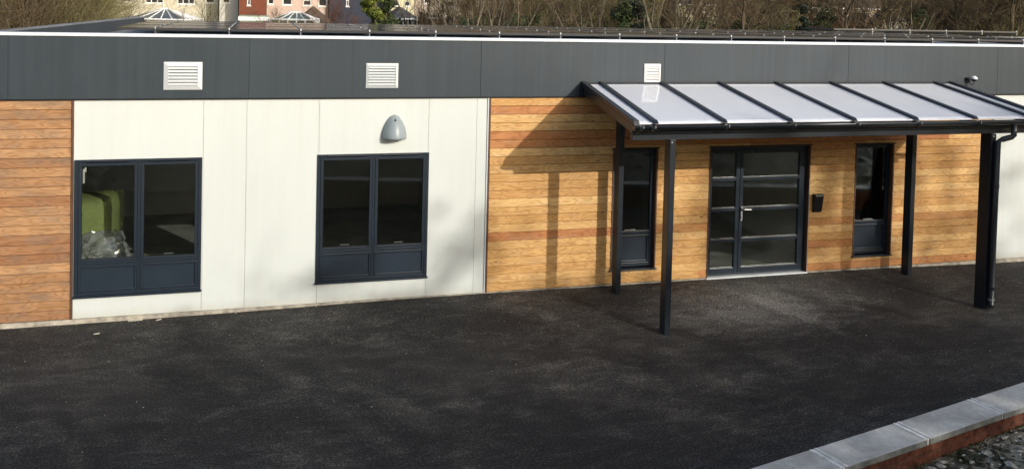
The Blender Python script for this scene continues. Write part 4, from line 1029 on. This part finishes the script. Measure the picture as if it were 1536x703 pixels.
thicket(1440, 1600, 22, 28, 3.4, 2500, 'twig_olive', 'pale tall grasses at the right end of the roof line', 'dry_grass', .006, 8, .4)
# ivy ground clumps
rr = random.Random(77); pts = []
for _ in range(170):
    Y = rr.uniform(33, 44); g = ground(rr.uniform(690, 1620), Y, 0); pts.append(((g.x, g.y, rr.uniform(1.6, 3.1)), rr.uniform(.4, .9)))
tag(leaf_clumps(5, pts, 42000, .065).obj('ivy_undergrowth', M['ivy'], fix=False), 'dark ivy and bramble leaves along the wood edge behind the roof', 'undergrowth', kind='stuff')
# far wood on the hill
mb = MB(); rr = random.Random(99)
for _ in range(30000):
    Y = 106+rr.random()**1.2*120; px = rr.uniform(-60, 1620); g = ground(px, Y, 0); g.z = hgt(g.x, Y); hh = rr.uniform(3, 8)
    z0 = rr.uniform(0, hh*.7); d = Vector((rr.gauss(0, .5), rr.gauss(0, .5), 1)).normalized(); p0 = g+Vector((0, 0, z0)); p1 = p0+d*rr.uniform(1.2, 3)
    mb.tube([p0, p1], [.06, .025], 3, cap=False)
tag(mb.obj('hillside_wood', M['twig'], fix=False), 'far bare woodland on the hillside behind the houses', 'woodland', kind='stuff')

# unseen trees added behind the camera to shade the lower walls and yard
SHADE = [(17.5, -31, 'tall_wide', 1.15), (21.5, -33, 'multi', 1.4), (25.5, -30, 'tall_wide', 1.35), (29.5, -33, 'multi', 1.5), (33.5, -31, 'tall_wide', 1.4), (19.5, -29, 'dense', 1.6), (23, -30, 'dense', 1.75), (27, -29, 'dense', 1.8)]
for i, (X, Y, k_, h_) in enumerate(SHADE):
    st = tree(0, Y, k_, '%s of the unseen shade trees added behind the viewer' % ORD[i], h_, None, 0, 0, i, 'unseen shade trees added behind the viewer', X=X)
    q = random.Random(i+70); pts = []
    for _ in range(34):
        dx = q.uniform(-2.6, 2.6); topz = 12.9+.2*(X+dx-17)*(1 if X < 24 else .8)
        pts.append(((dx/h_, q.uniform(-1, 1)/h_, (topz-q.random()*5.5)/h_), q.uniform(.35, .8)/h_))
    st.rotation_euler = (0, 0, 0)
    leaf_clumps(i+9, pts, 400, .17/h_).obj('foliage', M['ivy'], st, fix=False)  # leaf clumps added to thicken the shade on the walls
rr = random.Random(55); t = thing('shade_hedge', (15, -20.5, 0), 'tall dense unseen hedge added behind the viewer to shade the yard', 'hedge'); mb = MB()  # unseen hedge, added to keep the yard and low wall in shade
for _ in range(10500):
    x = rr.uniform(-16, 20); top = 7.3+.02*max(0, x)+.5*math.sin((x+15)*.8)+.3*math.sin(x*2.3)+.02*x; z = rr.uniform(0, 1)**.8*top+rr.gauss(0, .12); y = rr.uniform(-.8, .8)
    a = Vector((rr.gauss(0, 1), rr.gauss(0, .5), rr.gauss(0, 1))).normalized()*.22; b = Vector((rr.gauss(0, 1), rr.gauss(0, .6), rr.gauss(0, 1))).normalized()*.2; p = Vector((x, y, z))
    mb.add([p-a, p+b, p+a, p-b], [(0, 1, 2, 3)])
mb.obj('foliage', M['ever'], t, fix=False)
MB().box(-16, 20, -.1, .1, 0, 1.5).obj('stems', M['bark'], t)

seen = {}
for o in list(COL.objects):
    if o.parent is None and o.get('label'): seen.setdefault(o['label'], []).append(o)
for lab, os_ in seen.items():
    if len(os_) > 1:
        os_.sort(key=lambda o: (o.location-EYE).dot(rt)/(o.location-EYE).dot(fw))
        names = {2: ['left one of two', 'right one of two'], 3: ['left one of three', 'middle one of three', 'right one of three']}.get(len(os_), [ORD[i]+' from the left' for i in range(len(os_))])
        for o, n_ in zip(os_, names): o['label'] = lab+', '+n_
